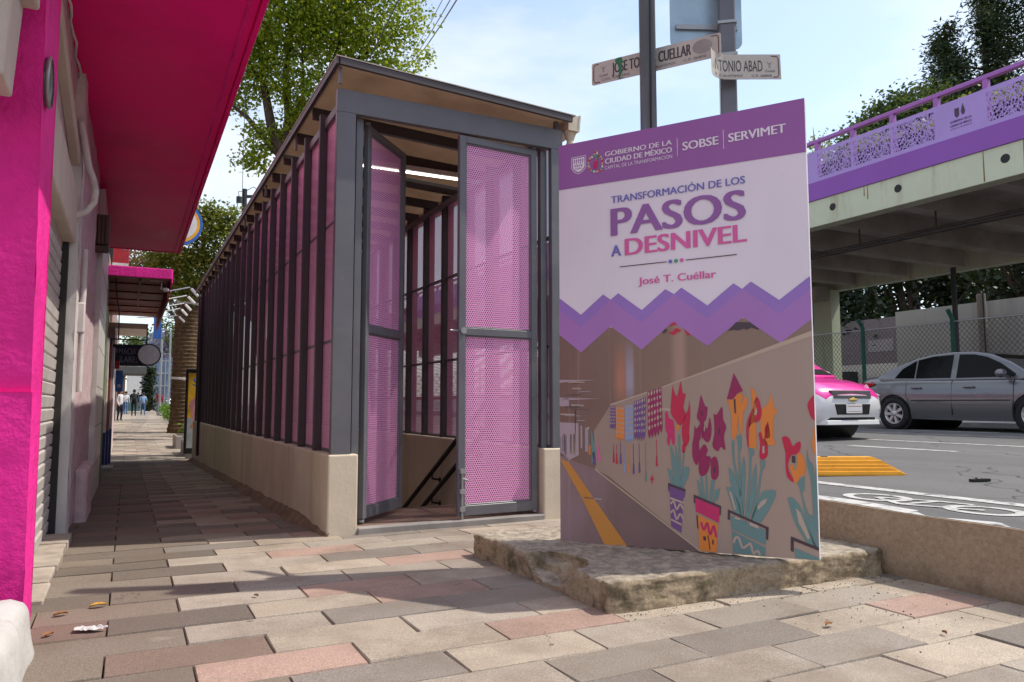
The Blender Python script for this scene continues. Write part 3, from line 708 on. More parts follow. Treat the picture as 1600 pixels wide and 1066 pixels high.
V = {'white': VW, 'cream': pmat("print_cream", (0.47,0.365,0.30)), 'purple': pmat("print_violet", (0.17,0.075,0.24)), 'dark': pmat("print_dark", (0.075,0.045,0.06)),
     'magenta': pmat("print_magenta", (0.56,0.03,0.14)), 'orange': pmat("print_orange", (0.73,0.235,0.045)), 'red': pmat("print_red", (0.53,0.022,0.07)),
     'wine': pmat("print_wine", (0.30,0.022,0.10)), 'teal': pmat("print_teal", (0.145,0.255,0.255)), 'blue': pmat("print_blue", (0.17,0.16,0.50)),
     'pinkt': pmat("print_pink", (0.70,0.12,0.38)), 'purt': pmat("print_purple_letters", (0.30,0.12,0.38)), 'zl': pmat("print_lilac", (0.32,0.185,0.56)),
     'zd': pmat("print_purple", (0.40,0.19,0.52)), 'sky': pmat("print_light_blue", (0.27,0.34,0.55)), 'green': pmat("print_green", (0.04,0.35,0.19)),
     'stripe': pmat("print_ochre", (0.57,0.245,0.05)), 'ceil': pmat("print_pale_line", (0.50,0.39,0.30)), 'letter': pmat("print_white_letters", (0.82,0.77,0.85)), 'gold': pmat("print_gold", (0.65,0.40,0.25)),
     'glowo': pmat("print_glow_orange", (0.47,0.21,0.135)), 'glowb': pmat("print_glow_blue", (0.36,0.31,0.40)), 'dark2': pmat("print_brown", (0.145,0.095,0.095)), 'hall': pmat("print_pale_mauve", (0.42,0.32,0.36))}
def picture(name, stops, seedv):
    b = NB(name); p = b.obj(); sp = b.n("SeparateXYZ"); b.l(p, sp.inputs[0])
    f = b.noise(4, 5, 0.6, b.scaled(p, (1.2, 1, 0.5))); st = b.noise(26, 2, 0.5, b.scaled(p, (1, 1, 0.02)))
    g = b.math('ADD', b.math('MULTIPLY', sp.outputs[0], 0.55), b.math('MULTIPLY', b.math('SUBTRACT', f, 0.5), 0.5))
    c = b.ramp(g, stops)
    if seedv == 1:
        xx = b.math('MULTIPLY', sp.outputs[0], 1/1.45)
        k_ = [(0.0,0),(0.235,0),(0.262,.75),(0.285,.75),(0.292,0),(1,0)]; zf = b.ramp(b.math('MULTIPLY', sp.outputs[2], 0.5), [(0.40,0),(0.46,1),(0.50,1),(0.60,0)])
        c = b.mix(b.math('MULTIPLY', b.ramp(xx, k_), zf), c, (0.50,0.21,0.13)); c = b.mix(b.math('MULTIPLY', b.ramp(xx, [(0,0),(0.286,0),(0.297,.75),(0.318,.75),(0.33,0)]), zf), c, (0.40,0.36,0.47))
        c = b.mix(b.ramp(xx, [(0,0),(0.47,0),(0.5,.5),(0.52,.6),(0.545,0)]), c, (0.50,0.32,0.25))
    c = b.mix(b.ramp(st, [(0.62, 0), (0.8, 0.25)]), c, (0.50, 0.36, 0.32))
    s = b.bsdf(c, 0.3, 0, 0.35); b.bump(b.noise(3, 3, 0.5, b.scaled(b.pos(), (1, 1, 0.4))), s, 0.22, 0.03); return b.end(s)
PICT = picture("print_hall_ceiling", [(0.0, (0.20,0.115,0.095)), (0.25, (0.25,0.155,0.12)), (0.5, (0.27,0.18,0.135)), (0.8, (0.265,0.18,0.145))], 1)
PICW = picture("print_hall_wall", [(0.0, (0.33,0.235,0.20)), (0.3, (0.38,0.275,0.22)), (0.8, (0.40,0.30,0.255))], 2)
PICF = picture("print_hall_floor", [(0.0, (0.29,0.20,0.215)), (0.2, (0.22,0.14,0.135)), (0.45, (0.17,0.115,0.11))], 3)
def pp2(u, v, k=0): x = min(max(u, 0), 1408)*SX; return (x, -0.0012*k - 0.0006, min(max(v, 0), 2360)*SZ + SLOPE*x)
def pprint(name, items, parent, k, mats=None):
    ms = []; mb = MB()
    for cn, pts in items:
        m = V[cn] if isinstance(cn, str) else cn
        if m not in ms: ms.append(m)
        mb.add([pp2(u, v, k) for u, v in pts], [tuple(range(len(pts)))], ms.index(m))
    return mb.build(name, ms, parent, local=True, fix=False)
mb = MB(); e_ = SLOPE*PW; mb.hexa([(0,0,0),(PW,0,e_),(PW,.045,e_),(0,.045,0),(0,0,PH),(PW,0,PH+e_),(PW,.045,PH+e_),(0,.045,PH)]); body = mb.build("panel_body", VW, panel, local=True, bevel=0.002)
pprint("header_band", [(VH, [(0,2086),(1408,2072),(1408,2360),(0,2360)])], panel, 1)
WH = [(0,1428),(140,1317),(280,1426),(326,1391),(372,1425),(512,1316),(650,1423),(699,1391),(741,1424),(882,1313),(1023,1421),(1068,1387),(1114,1422),(1254,1312),(1403,1420),(1408,1416)]
DK = [(0,1352),(139,1244),(326,1391),(511,1246),(699,1389),(881,1242),(1068,1386),(1252,1240),(1408,1356)]
BT = [(0,1208),(139,1096),(325,1238),(509,1093),(689,1237),(878,1093),(1068,1235),(1254,1088),(1408,1202)]
pic = pprint("underpass_picture", [(PICT, [(0,0),(1408,0),(1408,1230),(0,1230)])], panel, 1)
pprint("picture_detail", [(PICW, [(316,784),(615,876),(1411,1125),(1411,0),(823,0),(300,385),(221,421),(216,640)]), (PICF, [(0,496),(221,421),(823,0),(0,0)])], pic, 2)
_g = random.Random(21); HALL = []
for i in range(16):
    x_ = _g.uniform(0, 190); w_ = _g.uniform(4, 15); a_ = 470 + x_*.1 + _g.uniform(10, 60); HALL.append((_g.choice(['hall','glowb','cream','ceil']), [(x_, a_), (x_+w_, a_-2), (x_+w_, a_+90+x_*.3), (x_, a_+90+x_*.3)]))
for i in range(14):
    x_ = _g.uniform(0, 130); y_ = _g.uniform(690, 930); l_ = _g.uniform(30, 110); h_ = _g.uniform(3, 9); HALL.append((_g.choice(['hall','dark2','cream','glowb']), [(x_, y_), (x_+l_, y_-l_*.03), (x_+l_, y_-l_*.03-h_), (x_, y_-h_)]))
HALL.append(('hall', [(150,262),(262,256),(258,249),(150,255)]))
pprint("picture_detail", [('stripe', [(0,478),(55,460),(408,2),(273,0),(140,250)]), ('ceil', [(316,791),(615,879),(1411,1143),(1411,1116),(615,874),(316,781)]),
    ('ceil', [(221,425),(823,4),(829,0),(816,0),(219,418)]), ('hall', [(0,940),(230,932),(0,922)]), ('hall', [(0,836),(262,823),(0,818)]), ('hall', [(0,690),(120,684),(122,500),(60,470),(0,520)]),
    ('hall', [(0,820),(60,818),(60,780),(0,784)]), ('cream', [(300,720),(400,716),(400,712),(300,716)]), ('ceil', [(545,772),(730,752),(730,742),(545,760)]),
    ('dark', [(97,760),(103,760),(102,650),(97,560)]), ('teal',[(196,640),(204,640),(226,520),(200,440)]), ('orange',[(178,560),(196,555),(194,500),(176,510)]), ('purple',[(205,520),(222,515),(228,440),(210,450)]), ('pinkt',[(236,600),(258,470),(240,470)]),
    ] + HALL, pic, 3)
zb = pprint("zigzag_band", [('zl', WH + list(reversed(DK)))], panel, 2)
pprint("zigzag_front", [('zd', DK + list(reversed(BT)))], zb, 2)
ART = {1:[('purple',[(648,349),(743,323),(738,280),(731,280),(717,93),(661,125),(656,306),(650,310)]),('cream',[(658,282),(739,256),(737,247),(657,270)]),('cream',[(662,167),(719,142),(719,131),(662,156)]),('dark',[(649,358),(744,325),(743,313),(654,341),(654,320),(648,320)]),('teal',[(644,437),(666,426),(686,338),(665,349)]),('teal',[(662,552),(671,557),(694,465),(696,331),(682,340)]),('teal',[(690,562),(696,562),(708,446),(709,331),(696,331)]),('teal',[(709,620),(719,620),(719,533),(719,332),(708,331)]),('teal',[(735,533),(743,528),(732,427),(724,332),(716,332)]),('teal',[(741,447),(767,445),(760,390),(730,332),(718,332)]),('magenta',[(638,737),(650,747),(660,708),(685,688),(690,581),(678,562),(668,600),(657,557),(646,581),(650,620),(638,649)]),('red',[(683,889),(694,844),(708,829),(728,907),(738,843),(754,838),(741,765),(755,726),(740,687),(719,668),(705,678),(692,698),(670,737),(674,815)]),('red',[(774,808),(778,726),(769,639),(770,591),(749,552),(734,581),(729,649),(744,707),(766,755)]),('red',[(730,562),(744,571),(749,543),(741,519),(729,523)]),('orange',[(697,668),(720,678),(717,649),(701,639)])],2:[('magenta',[(793,285),(925,235),(919,156),(797,210)]),('orange',[(807,193),(915,149),(902,3),(814,7)]),('dark',[(788,300),(932,245),(929,196),(922,199),(923,235),(795,283),(795,253),(787,256)]),('dark',[(800,193),(808,187),(811,116),(803,125)]),('dark',[(835,85),(849,80),(848,59),(834,64)]),('dark',[(881,69),(889,65),(889,42),(881,45)]),('magenta',[(855,91),(863,87),(872,21),(866,11)]),('teal',[(805,381),(820,366),(834,281),(819,286)]),('teal',[(824,396),(837,397),(850,272),(836,276)]),('teal',[(852,407),(862,407),(863,267),(853,269)]),('teal',[(882,378),(903,378),(880,258),(867,263)]),('teal',[(902,328),(929,339),(916,279),(885,256)]),('wine',[(837,834),(859,772),(872,762),(863,700),(850,680),(840,589),(829,680),(813,711),(823,762)]),('wine',[(847,680),(867,650),(882,710),(891,649),(881,589),(861,579),(843,609)]),('wine',[(800,670),(810,650),(829,670),(832,609),(821,568),(826,507),(807,456),(786,497),(786,568),(794,609)]),('wine',[(903,731),(920,725),(949,765),(953,700),(968,659),(955,609),(961,539),(937,554),(921,531),(893,559),(905,629)]),('wine',[(827,538),(850,568),(868,538),(859,508),(882,498),(876,448),(855,407),(826,401),(817,447)]),('wine',[(884,488),(905,503),(920,479),(923,409),(903,380),(883,398)]),('dark',[(838,747),(844,744),(843,719),(836,721)]),('dark',[(928,654),(935,651),(933,617),(926,621)]),('dark',[(897,448),(905,446),(904,416),(896,420)]),('cream',[(850,665),(856,665),(854,634),(849,639)])],3:[('teal',[(979,199),(1161,131),(1152,59),(982,130)]),('teal',[(984,121),(1152,45),(1147,2),(989,8)]),('dark',[(967,230),(1170,148),(1166,84),(1155,90),(1156,140),(977,213),(976,174),(965,178)]),('cream',[(1003,193),(1033,185),(1027,177),(1001,183)]),('cream',[(1076,170),(1119,155),(1120,138),(1075,154)]),('teal',[(960,345),(989,343),(1029,255),(1037,189),(999,209)]),('teal',[(975,450),(994,430),(1017,372),(1038,313),(1047,192),(1035,194),(1013,273),(983,371)]),('teal',[(995,589),(1007,579),(1008,490),(1027,372),(1017,377),(998,480)]),('teal',[(1021,609),(1045,614),(1043,540),(1036,530),(1038,313),(1026,323),(1027,540)]),('teal',[(1055,510),(1063,451),(1055,314),(1045,197),(1040,314),(1044,451)]),('teal',[(1079,555),(1107,540),(1104,511),(1095,501),(1086,374),(1062,188),(1052,188),(1074,373),(1082,501)]),('teal',[(1117,474),(1118,413),(1108,316),(1076,194),(1062,186),(1084,315),(1098,413)]),('teal',[(1139,492),(1160,487),(1159,453),(1145,424),(1117,258),(1089,180),(1083,189),(1124,365),(1137,433)]),('teal',[(1144,327),(1171,337),(1211,331),(1193,271),(1153,202),(1119,162),(1081,172),(1112,258)]),('cream',[(1168,297),(1158,270),(1121,234),(1116,249),(1136,278)]),('cream',[(975,321),(987,321),(1009,234),(1002,224)]),('orange',[(972,805),(997,800),(1013,814),(1038,834),(1058,828),(1049,778),(1069,813),(1082,808),(1074,758),(1057,728),(1051,629),(1045,609),(1034,679),(1031,719),(1023,629),(1011,597),(998,609),(997,709),(987,770)]),('wine',[(1014,943),(1060,846),(1028,834),(1012,804),(975,805)]),('dark',[(1010,807),(1020,803),(1021,727),(1013,734)]),('orange',[(1098,869),(1117,847),(1128,807),(1114,708),(1122,658),(1119,550),(1108,550),(1081,558),(1087,629),(1084,678),(1105,747)]),('red',[(1128,817),(1143,791),(1151,717),(1128,683),(1103,678),(1083,639),(1083,560),(1075,560),(1071,649),(1084,708),(1107,757),(1114,787)]),('cream',[(1125,762),(1130,737),(1122,716),(1112,723)]),('orange',[(1202,834),(1211,765),(1228,736),(1210,707),(1205,609),(1214,570),(1177,565),(1163,570),(1143,658),(1153,747),(1183,776)]),('red',[(1181,687),(1190,609),(1167,597),(1176,570),(1174,512),(1151,490),(1134,506),(1139,570),(1133,624),(1148,629),(1151,599),(1163,609),(1164,648)]),('cream',[(1150,560),(1160,560),(1161,526),(1149,521)])],4:[('dark',[(1277,110),(1412,63),(1411,47),(1290,89),(1288,33),(1274,38)]),('teal',[(1293,55),(1410,12),(1410,-4),(1296,4)]),('teal',[(1266,301),(1291,302),(1327,258),(1352,184),(1389,84),(1406,58),(1357,78),(1297,181)]),('cream',[(1304,252),(1326,230),(1367,111),(1358,96),(1315,182)]),('teal',[(1314,380),(1340,404),(1351,405),(1348,343),(1338,324),(1362,231),(1388,205),(1408,63),(1384,70),(1348,212),(1329,333)]),('teal',[(1367,552),(1375,495),(1395,458),(1389,382),(1405,458),(1412,510),(1417,421),(1411,141),(1388,205),(1380,382),(1364,476)]),('red',[(1247,604),(1264,611),(1284,599),(1299,561),(1320,580),(1337,580),(1334,542),(1312,518),(1289,513),(1273,455),(1294,399),(1294,380),(1267,407),(1261,474),(1263,522),(1253,570)]),('orange',[(1317,523),(1340,523),(1354,476),(1350,419),(1327,409),(1317,375),(1303,380),(1286,436),(1279,455),(1297,470),(1300,442),(1312,447),(1320,494)]),('dark',[(1293,513),(1310,510),(1309,475),(1292,479)]),('red',[(1401,812),(1413,805),(1414,704),(1404,690),(1387,714),(1375,762),(1382,786)]),('orange',[(1403,649),(1414,657),(1413,519),(1399,524),(1389,571)])],'top':[('red',[(667,1215),(693,1236),(713,1227),(706,1221),(683,1215)]),('red',[(664,1179),(687,1185),(706,1202),(720,1198),(739,1185),(720,1179),(690,1163)]),('dark',[(630,1185),(649,1203),(660,1191),(637,1174)]),('red',[(750,1196),(786,1162),(771,1154),(761,1173)]),('dark',[(1033,1212),(1105,1206),(1151,1168),(1144,1164),(1111,1178),(1083,1168),(1073,1176),(1042,1167),(1018,1172),(988,1167)])],'star':[(559,404),(562,383),(570,375),(562,367),(558,344),(553,367),(547,375),(554,383)]}
for key, items in ART.items():
    pass
pprint("picture_detail", ART['top'], pic, 3)
def wave(pts, w_): 
    out = []; n = len(pts); A_ = []; B_ = []
    for i in range(n):
        p = Vector((*pts[i], 0)); d = (Vector((*pts[min(i+1,n-1)],0)) - Vector((*pts[max(i-1,0)],0))).normalized(); q = Vector((-d.y, d.x, 0))*w_
        A_.append((p.x+q.x, p.y+q.y)); B_.append((p.x-q.x, p.y-q.y))
    return A_ + B_[::-1]
def strip(pts, w_):
    q = wave(pts, w_); n = len(pts)
    return [[q[i], q[i+1], q[2*n-2-i], q[2*n-1-i]] for i in range(n-1)]
def smoothpts(pts, n=6):
    out = []
    for i in range(len(pts)-1):
        p0 = pts[max(i-1,0)]; p1 = pts[i]; p2 = pts[i+1]; p3 = pts[min(i+2,len(pts)-1)]
        for k in range(n):
            t = k/n
            out.append(tuple(0.5*((2*p1[j]) + (-p0[j]+p2[j])*t + (2*p0[j]-5*p1[j]+4*p2[j]-p3[j])*t*t + (-p0[j]+3*p1[j]-3*p2[j]+p3[j])*t**3) for j in range(2)))
    return out + [pts[-1]]
ZIG = {1: [('cream', [(661,244),(678,259),(693,216),(713,246),(730,218)], 5), ('cream', [(660,196),(677,211),(692,164),(712,194),(729,166)], 5)],
       2: [('magenta', [(824,156),(839,117),(857,153),(871,94),(891,140),(903,82)], 6)], 3: [('cream', [(992,58),(1003,86),(1020,84),(1037,37),(1058,48),(1078,59),(1091,12),(1111,28),(1124,5)], 6)], 4: []}
for k in (1, 2, 3, 4):
    base = [(c, smoothpts(p + [p[0]], 4) if len(p) > 5 and c in ('magenta','red','wine','orange','teal') else p) for c, p in ART[k]]
    base = [(c, p) for c, p in base]
    fl = pprint("printed_flower_pot", [x for x in base if x[0] not in ('cream', 'dark')], panel, 4)
    pprint("flower_detail", [x for x in base if x[0] in ('cream', 'dark')] + [(c, q) for c, p, w_ in ZIG[k] for q in strip(smoothpts(p, 5), w_)], fl, 5)
# strings of cut-paper flags
FLAG = [('purple', [(316,784),(347,779),(349,648),(315,648)]), ('orange', [(351,776),(403,772),(401,578),(350,585)]), ('sky', [(404,782),(455,788),(453,571),(403,571)]), ('purple', [(460,802),(530,829),(521,578),(458,585)]), ('wine', [(539,856),(619,879),(623,620),(539,585)])]
random.seed(3)
for c, p in FLAG:
    b0, b1, b2, b3 = [Vector((*q, 0)) for q in p]
    def q2(s, t_): a = b0.lerp(b1, s).lerp(b3.lerp(b2, s), t_); return (a.x, a.y)
    mbits = [(c, [q2(0,0), q2(1,0), q2(1,.86), q2(.9,.97), q2(.8,.86), q2(.7,1), q2(.6,.88), q2(.5,1), q2(.4,.88), q2(.3,1), q2(.2,.88), q2(.1,.98), q2(0,.88)])]
    fo = pprint("printed_paper_flag", mbits, panel, 4)
    holes = []
    for i in range(5):
        for j in range(6):
            s0, t0 = (i+.5)/5, (j+.4)/7.2; r1, r2 = 0.055+.03*((i+j) % 2), 0.04+.02*((i*j) % 3 == 0)
            holes.append(('cream', [q2(s0-r1,t0), q2(s0,t0-r2), q2(s0+r1,t0), q2(s0,t0+r2)]))
    if (b1-b0).length > 20: pprint("flag_cutouts", holes, fo, 5)
tas = []
for (x, y0, y1, c) in ((335,563,458,'red'), (353,564,451,'red'), (376,578,452,'purple'), (399,557,403,'sky'), (425,564,404,'orange'), (452,564,398,'purple'), (486,570,405,'purple'), (523,575,358,'teal'), (586,592,442,'red')):
    tas += [(c, [(x-1.5,y0),(x+1.5,y0),(x+1.5,y1+50),(x-1.5,y1+50)]), (c, [(x-3,y1+60),(x+3,y1+60),(x+6,y1+6),(x,y1),(x-6,y1+6)])]
pprint("printed_tassels", tas + [('red', ART['star'])], panel, 4)
def pl(k): return lambda u, v: pp2(u, v, k)
TXT = [("GOBIERNO DE LA", 301,703,2241,2269,'letter',.025), ("CIUDAD DE MÉXICO", 301,703,2197,2227,'letter',.025), ("CAPITAL DE LA TRANSFORMACIÓN", 299,703,2163,2183,'letter',0),
  ("SOBSE", 762,963,2195,2241,'letter',.025), ("SERVIMET", 1015,1313,2195,2242,'letter',.025), ("TRANSFORMACIÓN DE LOS", 336,1098,1956,1996,'blue',.02),
  ("PASOS", 331,1099,1763,1922,'purt',.032), ("A", 332,395,1642,1705,'blue',.03), ("DESNIVEL", 415,1101,1640,1735,'pinkt',.034), ("José T. Cuéllar", 494,933,1463,1503,'pinkt',.025)]
ms = []; mb = MB()
for s_, a, b_, z0, z1, c, bo in TXT:
    if V[c] not in ms: ms.append(V[c])
    put_text(mb, s_, a, b_, z0, z1, pl(3), ms.index(V[c]), bo)
for a, b_, z0, z1, c in ((732,735,2168,2271,'letter'), (988,991,2163,2270,'letter'), (384,661,1574,1579,'dark'), (769,1045,1572,1577,'dark')):
    if V[c] not in ms: ms.append(V[c])
    mb.add([pp2(a,z0,3), pp2(b_,z0,3), pp2(b_,z1,3), pp2(a,z1,3)], [(0,1,2,3)], ms.index(V[c]))
for x, c in ((682,'blue'), (714,'green'), (746,'pinkt')):
    if V[c] not in ms: ms.append(V[c])
    mb.add([pp2(x+11*math.cos(i*.39), 1576+11*math.sin(i*.39), 3) for i in range(16)], [tuple(range(16))], ms.index(V[c]))
mb.build("lettering", ms, panel, local=True, fix=False)
# the two emblems at the left of the header
def outline(pts, w_): return [wave(pts + [pts[0]], w_)]
SHL = [(88,2269),(179,2271),(179,2200),(160,2178),(133,2165),(106,2178),(88,2203)]
it = [('letter', o_) for o_ in outline(SHL, 2)]
SHI = [(96,2262),(171,2263),(171,2204),(155,2186),(133,2175),(111,2186),(96,2206)]
em = pprint("shield_emblem", it + [('letter', SHI)], panel, 3)
ln = []
for i in range(5):
    x = 104 + 13*i; ln += [(VH, [(x,2256),(x+4,2256),(x+4,2230-(i%2)*6),(x,2230-(i%2)*6)]), (VH, [(x+5,2252),(x+8,2252),(x+8,2240),(x+5,2244)])]
for i in range(4): ln += [(VH, [(106+14*i,2218),(116+14*i,2221),(114+14*i,2212-4*(i%2)),(107+14*i,2209)]), (VH, [(112+11*i,2202-3*(i%2)),(119+11*i,2203),(117+11*i,2194),(112+11*i,2192)])]
pprint("shield_lines", ln, em, 4)
HRT = [(244,2286),(256,2262),(266,2248),(280,2240),(284,2205),(281,2175),(258,2160),(219,2168),(203,2190),(196,2212),(204,2244),(229,2258)]
it = [(('gold','gold','letter','green','gold','red')[i % 6], [(x+7*math.cos(a), y+7*math.sin(a)) for a in (0,1.05,2.1,3.14,4.19,5.24)]) for i, (x, y) in enumerate(smoothpts(HRT + [HRT[0]], 3))]
em = pprint("heart_emblem", it + [('magenta', [(225,2205),(232,2222),(242,2224),(252,2232),(256,2215),(254,2190),(240,2175),(226,2186)]), ('orange', [(240,2224),(246,2224),(252,2246),(246,2240)]), ('green', [(236,2262),(250,2262),(248,2232),(240,2232)]), ('green', [(258,2200),(270,2190),(262,2180)])], panel, 3)

# ------------------------------------------------------------------ two posts with street signs
def post(name, x, y, top, label, rz):
    o = thing(name, (x, y, 0.15), label, "post", "grey square sign posts behind the printed panel", rz)
    mb = MB(); mb.box((-.05,-.05,0), (.05,.05,top)); mb.build("shaft", STEEL2, o, local=True, bevel=0.008)
    mb = MB(); mb.box((-.09,-.09,0), (.09,.09,.012)); mb.build("base_plate", STEEL2, o, local=True)
    return o
STEEL2 = mat("blue_grey_post_paint", (0.115, 0.12, 0.14), 0.35, 0.1, 0.5, 0.25, 2.5, 0.1, 20, 0.006, dirt=(0.06,0.055,0.055), ds=3, dlo=0.5, dhi=0.75, streak=True)
p1 = post("sign_post", 2.86, 3.74, 4.6, "plain grey square post on the left behind the purple panel", R(-35))
mb = MB(); mb.tube([(0.018,-0.056,0.2),(0.022,-0.056,1.6),(0.012,-0.056,2.6),(0.026,-0.056,4.4)], 0.006, 6); mb.build("cable", BLACK, p1, local=True)
p2 = post("sign_post", 3.302, 3.50, 4.6, "grey square post on the right carrying the strapped street signs", R(-38))
mb = MB()
for z in (2.98, 3.19): 
    mb.box((-.058,-.058,z), (.058,.058,z+.018))
mb.build("metal_strap", GALV, p2, local=True)
SIGNW = mat("faded_sign_face", (0.50, 0.45, 0.40), 0.5, 0, 0.4, 0.08, 4, dirt=(0.36,0.31,0.27), ds=5, dlo=0.55, dhi=0.8)
SIGNT = mat("faded_black_letters", (0.06, 0.055, 0.06), 0.6); SIGNB = mat("brown_sign_line", (0.13, 0.075, 0.05), 0.6); SIGNG = mat("grey_emblem_print", (0.28,0.255,0.235), 0.6)
GREENST = mat("green_paint_smear", (0.03, 0.16, 0.07), 0.6)
def sign_plate(name, p0, up, ux, Ln, Ht, label, draw):
    """p0 lower left corner seen from the front, ux along the text, up upwards"""
    o = thing(name, p0, label, "street sign", "street name signs strapped to the post")
    ux = Vector(ux).normalized(); up = Vector(up).normalized(); up = (up - ux*up.dot(ux)).normalized(); nn = ux.cross(up)
    o.rotation_euler = Matrix((ux, -nn, up)).transposed().to_euler()
    draw(o, Ln, Ht); return o
def plate_box(o, Ln, Ht, mat_=None):
    mb = MB(); r = 0.012
    pts = []
    for cx, cz, a0 in ((Ln-r, Ht-r, 0), (r, Ht-r, 90), (r, r, 180), (Ln-r, r, 270)):
        for k in range(5): a = R(a0+22.5*k); pts.append((cx+r*math.cos(a), cz+r*math.sin(a)))
    mb.prism(pts, 'y', 0, 0.004); return mb.build("plate", mat_ or SIGNW, o, local=True)
def sgn(o, texts, brack, extra=()):
    mb = MB()
    for s_, x0, x1, z0, z1, bo in texts: put_text(mb, s_, x0, x1, z0, z1, lambda u, v: (u, -0.001, v), 0, bo)
    mb.build("lettering", SIGNT, o, local=True, fix=False)
    mb = MB()
    for pts, w_ in brack:
        q = wave(pts, w_); mb.add([(u, -0.0008, v) for u, v in q], [tuple(range(len(q)))])
    mb.build("corner_lines", SIGNB, o, local=True, fix=False)
    for nm, m, polys in extra:
        mb = MB()
        for q in polys: mb.add([(u, -0.0014, v) for u, v in q], [tuple(range(len(q)))])
        mb.build(nm, m, o, local=True, fix=False)
def angel(cx, cz, s): # small winged figure emblem and the word under it
    return [[(cx-.4*s,cz+.5*s),(cx-.1*s,cz+.2*s),(cx-.1*s,cz+.02*s),(cx-.3*s,cz+.35*s)], [(cx+.4*s,cz+.5*s),(cx+.1*s,cz+.2*s),(cx+.1*s,cz+.02*s),(cx+.3*s,cz+.35*s)], [(cx-.07*s,cz+.3*s),(cx+.07*s,cz+.3*s),(cx+.1*s,cz-.4*s),(cx-.1*s,cz-.4*s)]]
def draw1(o, L, Ht):
    plate_box(o, L, Ht)
    smear = [[(.185,.15),(.215,.15),(.222,.115),(.212,.09),(.22,.05),(.20,.012),(.235,.004),(.19,.003),(.196,.06),(.188,.1),(.165,.135)]]
    oval = [[(L-.115+.062*math.cos(i*.26), .088+.045*math.sin(i*.26)) for i in range(24)]]
    sgn(o, [("JOSE TORRES CUELLAR", .145, L-.185, .052, .122, .02), ("COL. OBRERA", .075, .27, .016, .032, 0), ("DEL. CUAUHTEMOC", .36, .58, .016, .032, 0), ("C.P. 06800", L-.235, L-.09, .016, .032, 0), ("Ciudad", .055, .115, .046, .062, 0)],
        [([(.05,Ht-.012),(.022,Ht-.014),(.014,Ht-.03),(.014,.03),(.022,.014),(.06,.012)], .0035), ([(L-.06,Ht-.012),(L-.022,Ht-.014),(L-.014,Ht-.03),(L-.014,.03),(L-.022,.014),(L-.05,.012)], .0035)],
        [("emblem", SIGNG, angel(.085, .095, .05) + oval), ("paint_smear", GREENST, smear)])
p0 = Vector((2.692, 4.128, 3.077)); q0 = Vector((3.158, 3.40, 3.077))
sign_plate("street_sign", p0, (0, 0, 1), (q0 - p0).normalized(), (q0-p0).length, 0.150, "long straight street sign reading JOSE TORRES CUELLAR slanting up to the post", draw1)
def draw2(o, L, Ht):
    # the left end of this plate is bent forward
    mb = MB(); N = 14; vs = []
    def bend(u, v, off=0.0):
        if u >= 0.17: return (u, -off, v)
        t_ = 0.17 - u; a = t_ * 7.0; r_ = 1/7.0
        return (0.17 - r_*math.sin(a), -r_*(1-math.cos(a)) - off, v + 0.25*t_*t_)
    for side in (0, 1):
        for i in range(N+1):
            u = L*i/N
            for v in (0, Ht): vs.append(bend(u, v, -0.004*side))
    n2 = 2*(N+1); fs = []
    for i in range(N):
        fs.append((2*i, 2*i+2, 2*i+3, 2*i+1)); fs.append((n2+2*i, n2+2*i+1, n2+2*i+3, n2+2*i+2))
        fs.append((2*i, n2+2*i, n2+2*i+2, 2*i+2)); fs.append((2*i+1, 2*i+3, n2+2*i+3, n2+2*i+1))
    fs += [(0, 1, n2+1, n2), (2*N, n2+2*N, n2+2*N+1, 2*N+1)]
    mb.add(vs, fs); mb.build("plate", SIGNW, o, local=True)
    mb = MB(); pl2 = lambda u, v: bend(u, v, 0.0012)
    for s_, x0, x1, z0, z1 in (("SAN ANTONIO ABAD", -.06, L-.115, .05, .118), ("DEL. CUAUHTEMOC", .06, .26, .014, .029), ("C.P. 06800", L-.185, L-.06, .014, .029), ("Ciudad", L-.10, L-.04, .045, .06)):
        vs2, fs2 = text_geo(s_, .004 if z1 > .1 else 0); A = np.array(vs2); lo_, hi_ = A[:,0].min(), A[:,0].max(); ch = max(v[1] for v in text_geo("H")[0])
        P_ = [(x0+(v[0]-lo_)/(hi_-lo_)*(x1-x0), z0+v[1]/ch*(z1-z0)) for v in vs2]
        keep = [f for f in fs2 if all(P_[i][0] > 0.004 for i in f)]
        mb.add([pl2(*p) for p in P_], keep)
    mb.build("lettering", SIGNT, o, local=True, fix=False)
    mb = MB(); q = wave([(L-.06,Ht-.012),(L-.022,Ht-.014),(L-.014,Ht-.03),(L-.014,.03),(L-.022,.014),(L-.05,.012)], .0035); mb.add([(u,-.001,v) for u,v in q], [tuple(range(len(q)))]); mb.build("corner_lines", SIGNB, o, local=True, fix=False)
    mb = MB()
    for q in angel(L-.07, .09, .05): mb.add([(u,-.0014,v) for u,v in q], [(0,1,2,3)])
    mb.build("emblem", SIGNG, o, local=True, fix=False)
p0 = Vector((3.06, 3.47, 2.935)); q0 = Vector((3.515, 3.265, 2.947))
sign_plate("street_sign", p0, (0, 0, 1), (q0-p0).normalized(), (q0-p0).length, 0.158, "short street sign reading SAN ANTONIO ABAD with its left end bent forward", draw2)
BLUEBK = mat("pale_blue_sign_back", (0.36, 0.47, 0.55), 0.35, 0.3, 0.5, 0.12, 3, dirt=(0.27,0.36,0.42), ds=4, dlo=0.5, dhi=0.8)
o = thing("traffic_sign", (3.24, 3.62, 3.235), "pale blue back of a large rounded traffic sign on the right post", "traffic sign", None, R(-24))
mb = MB(); pts = []; r = .05; w_, h_ = 0.235, 0.62
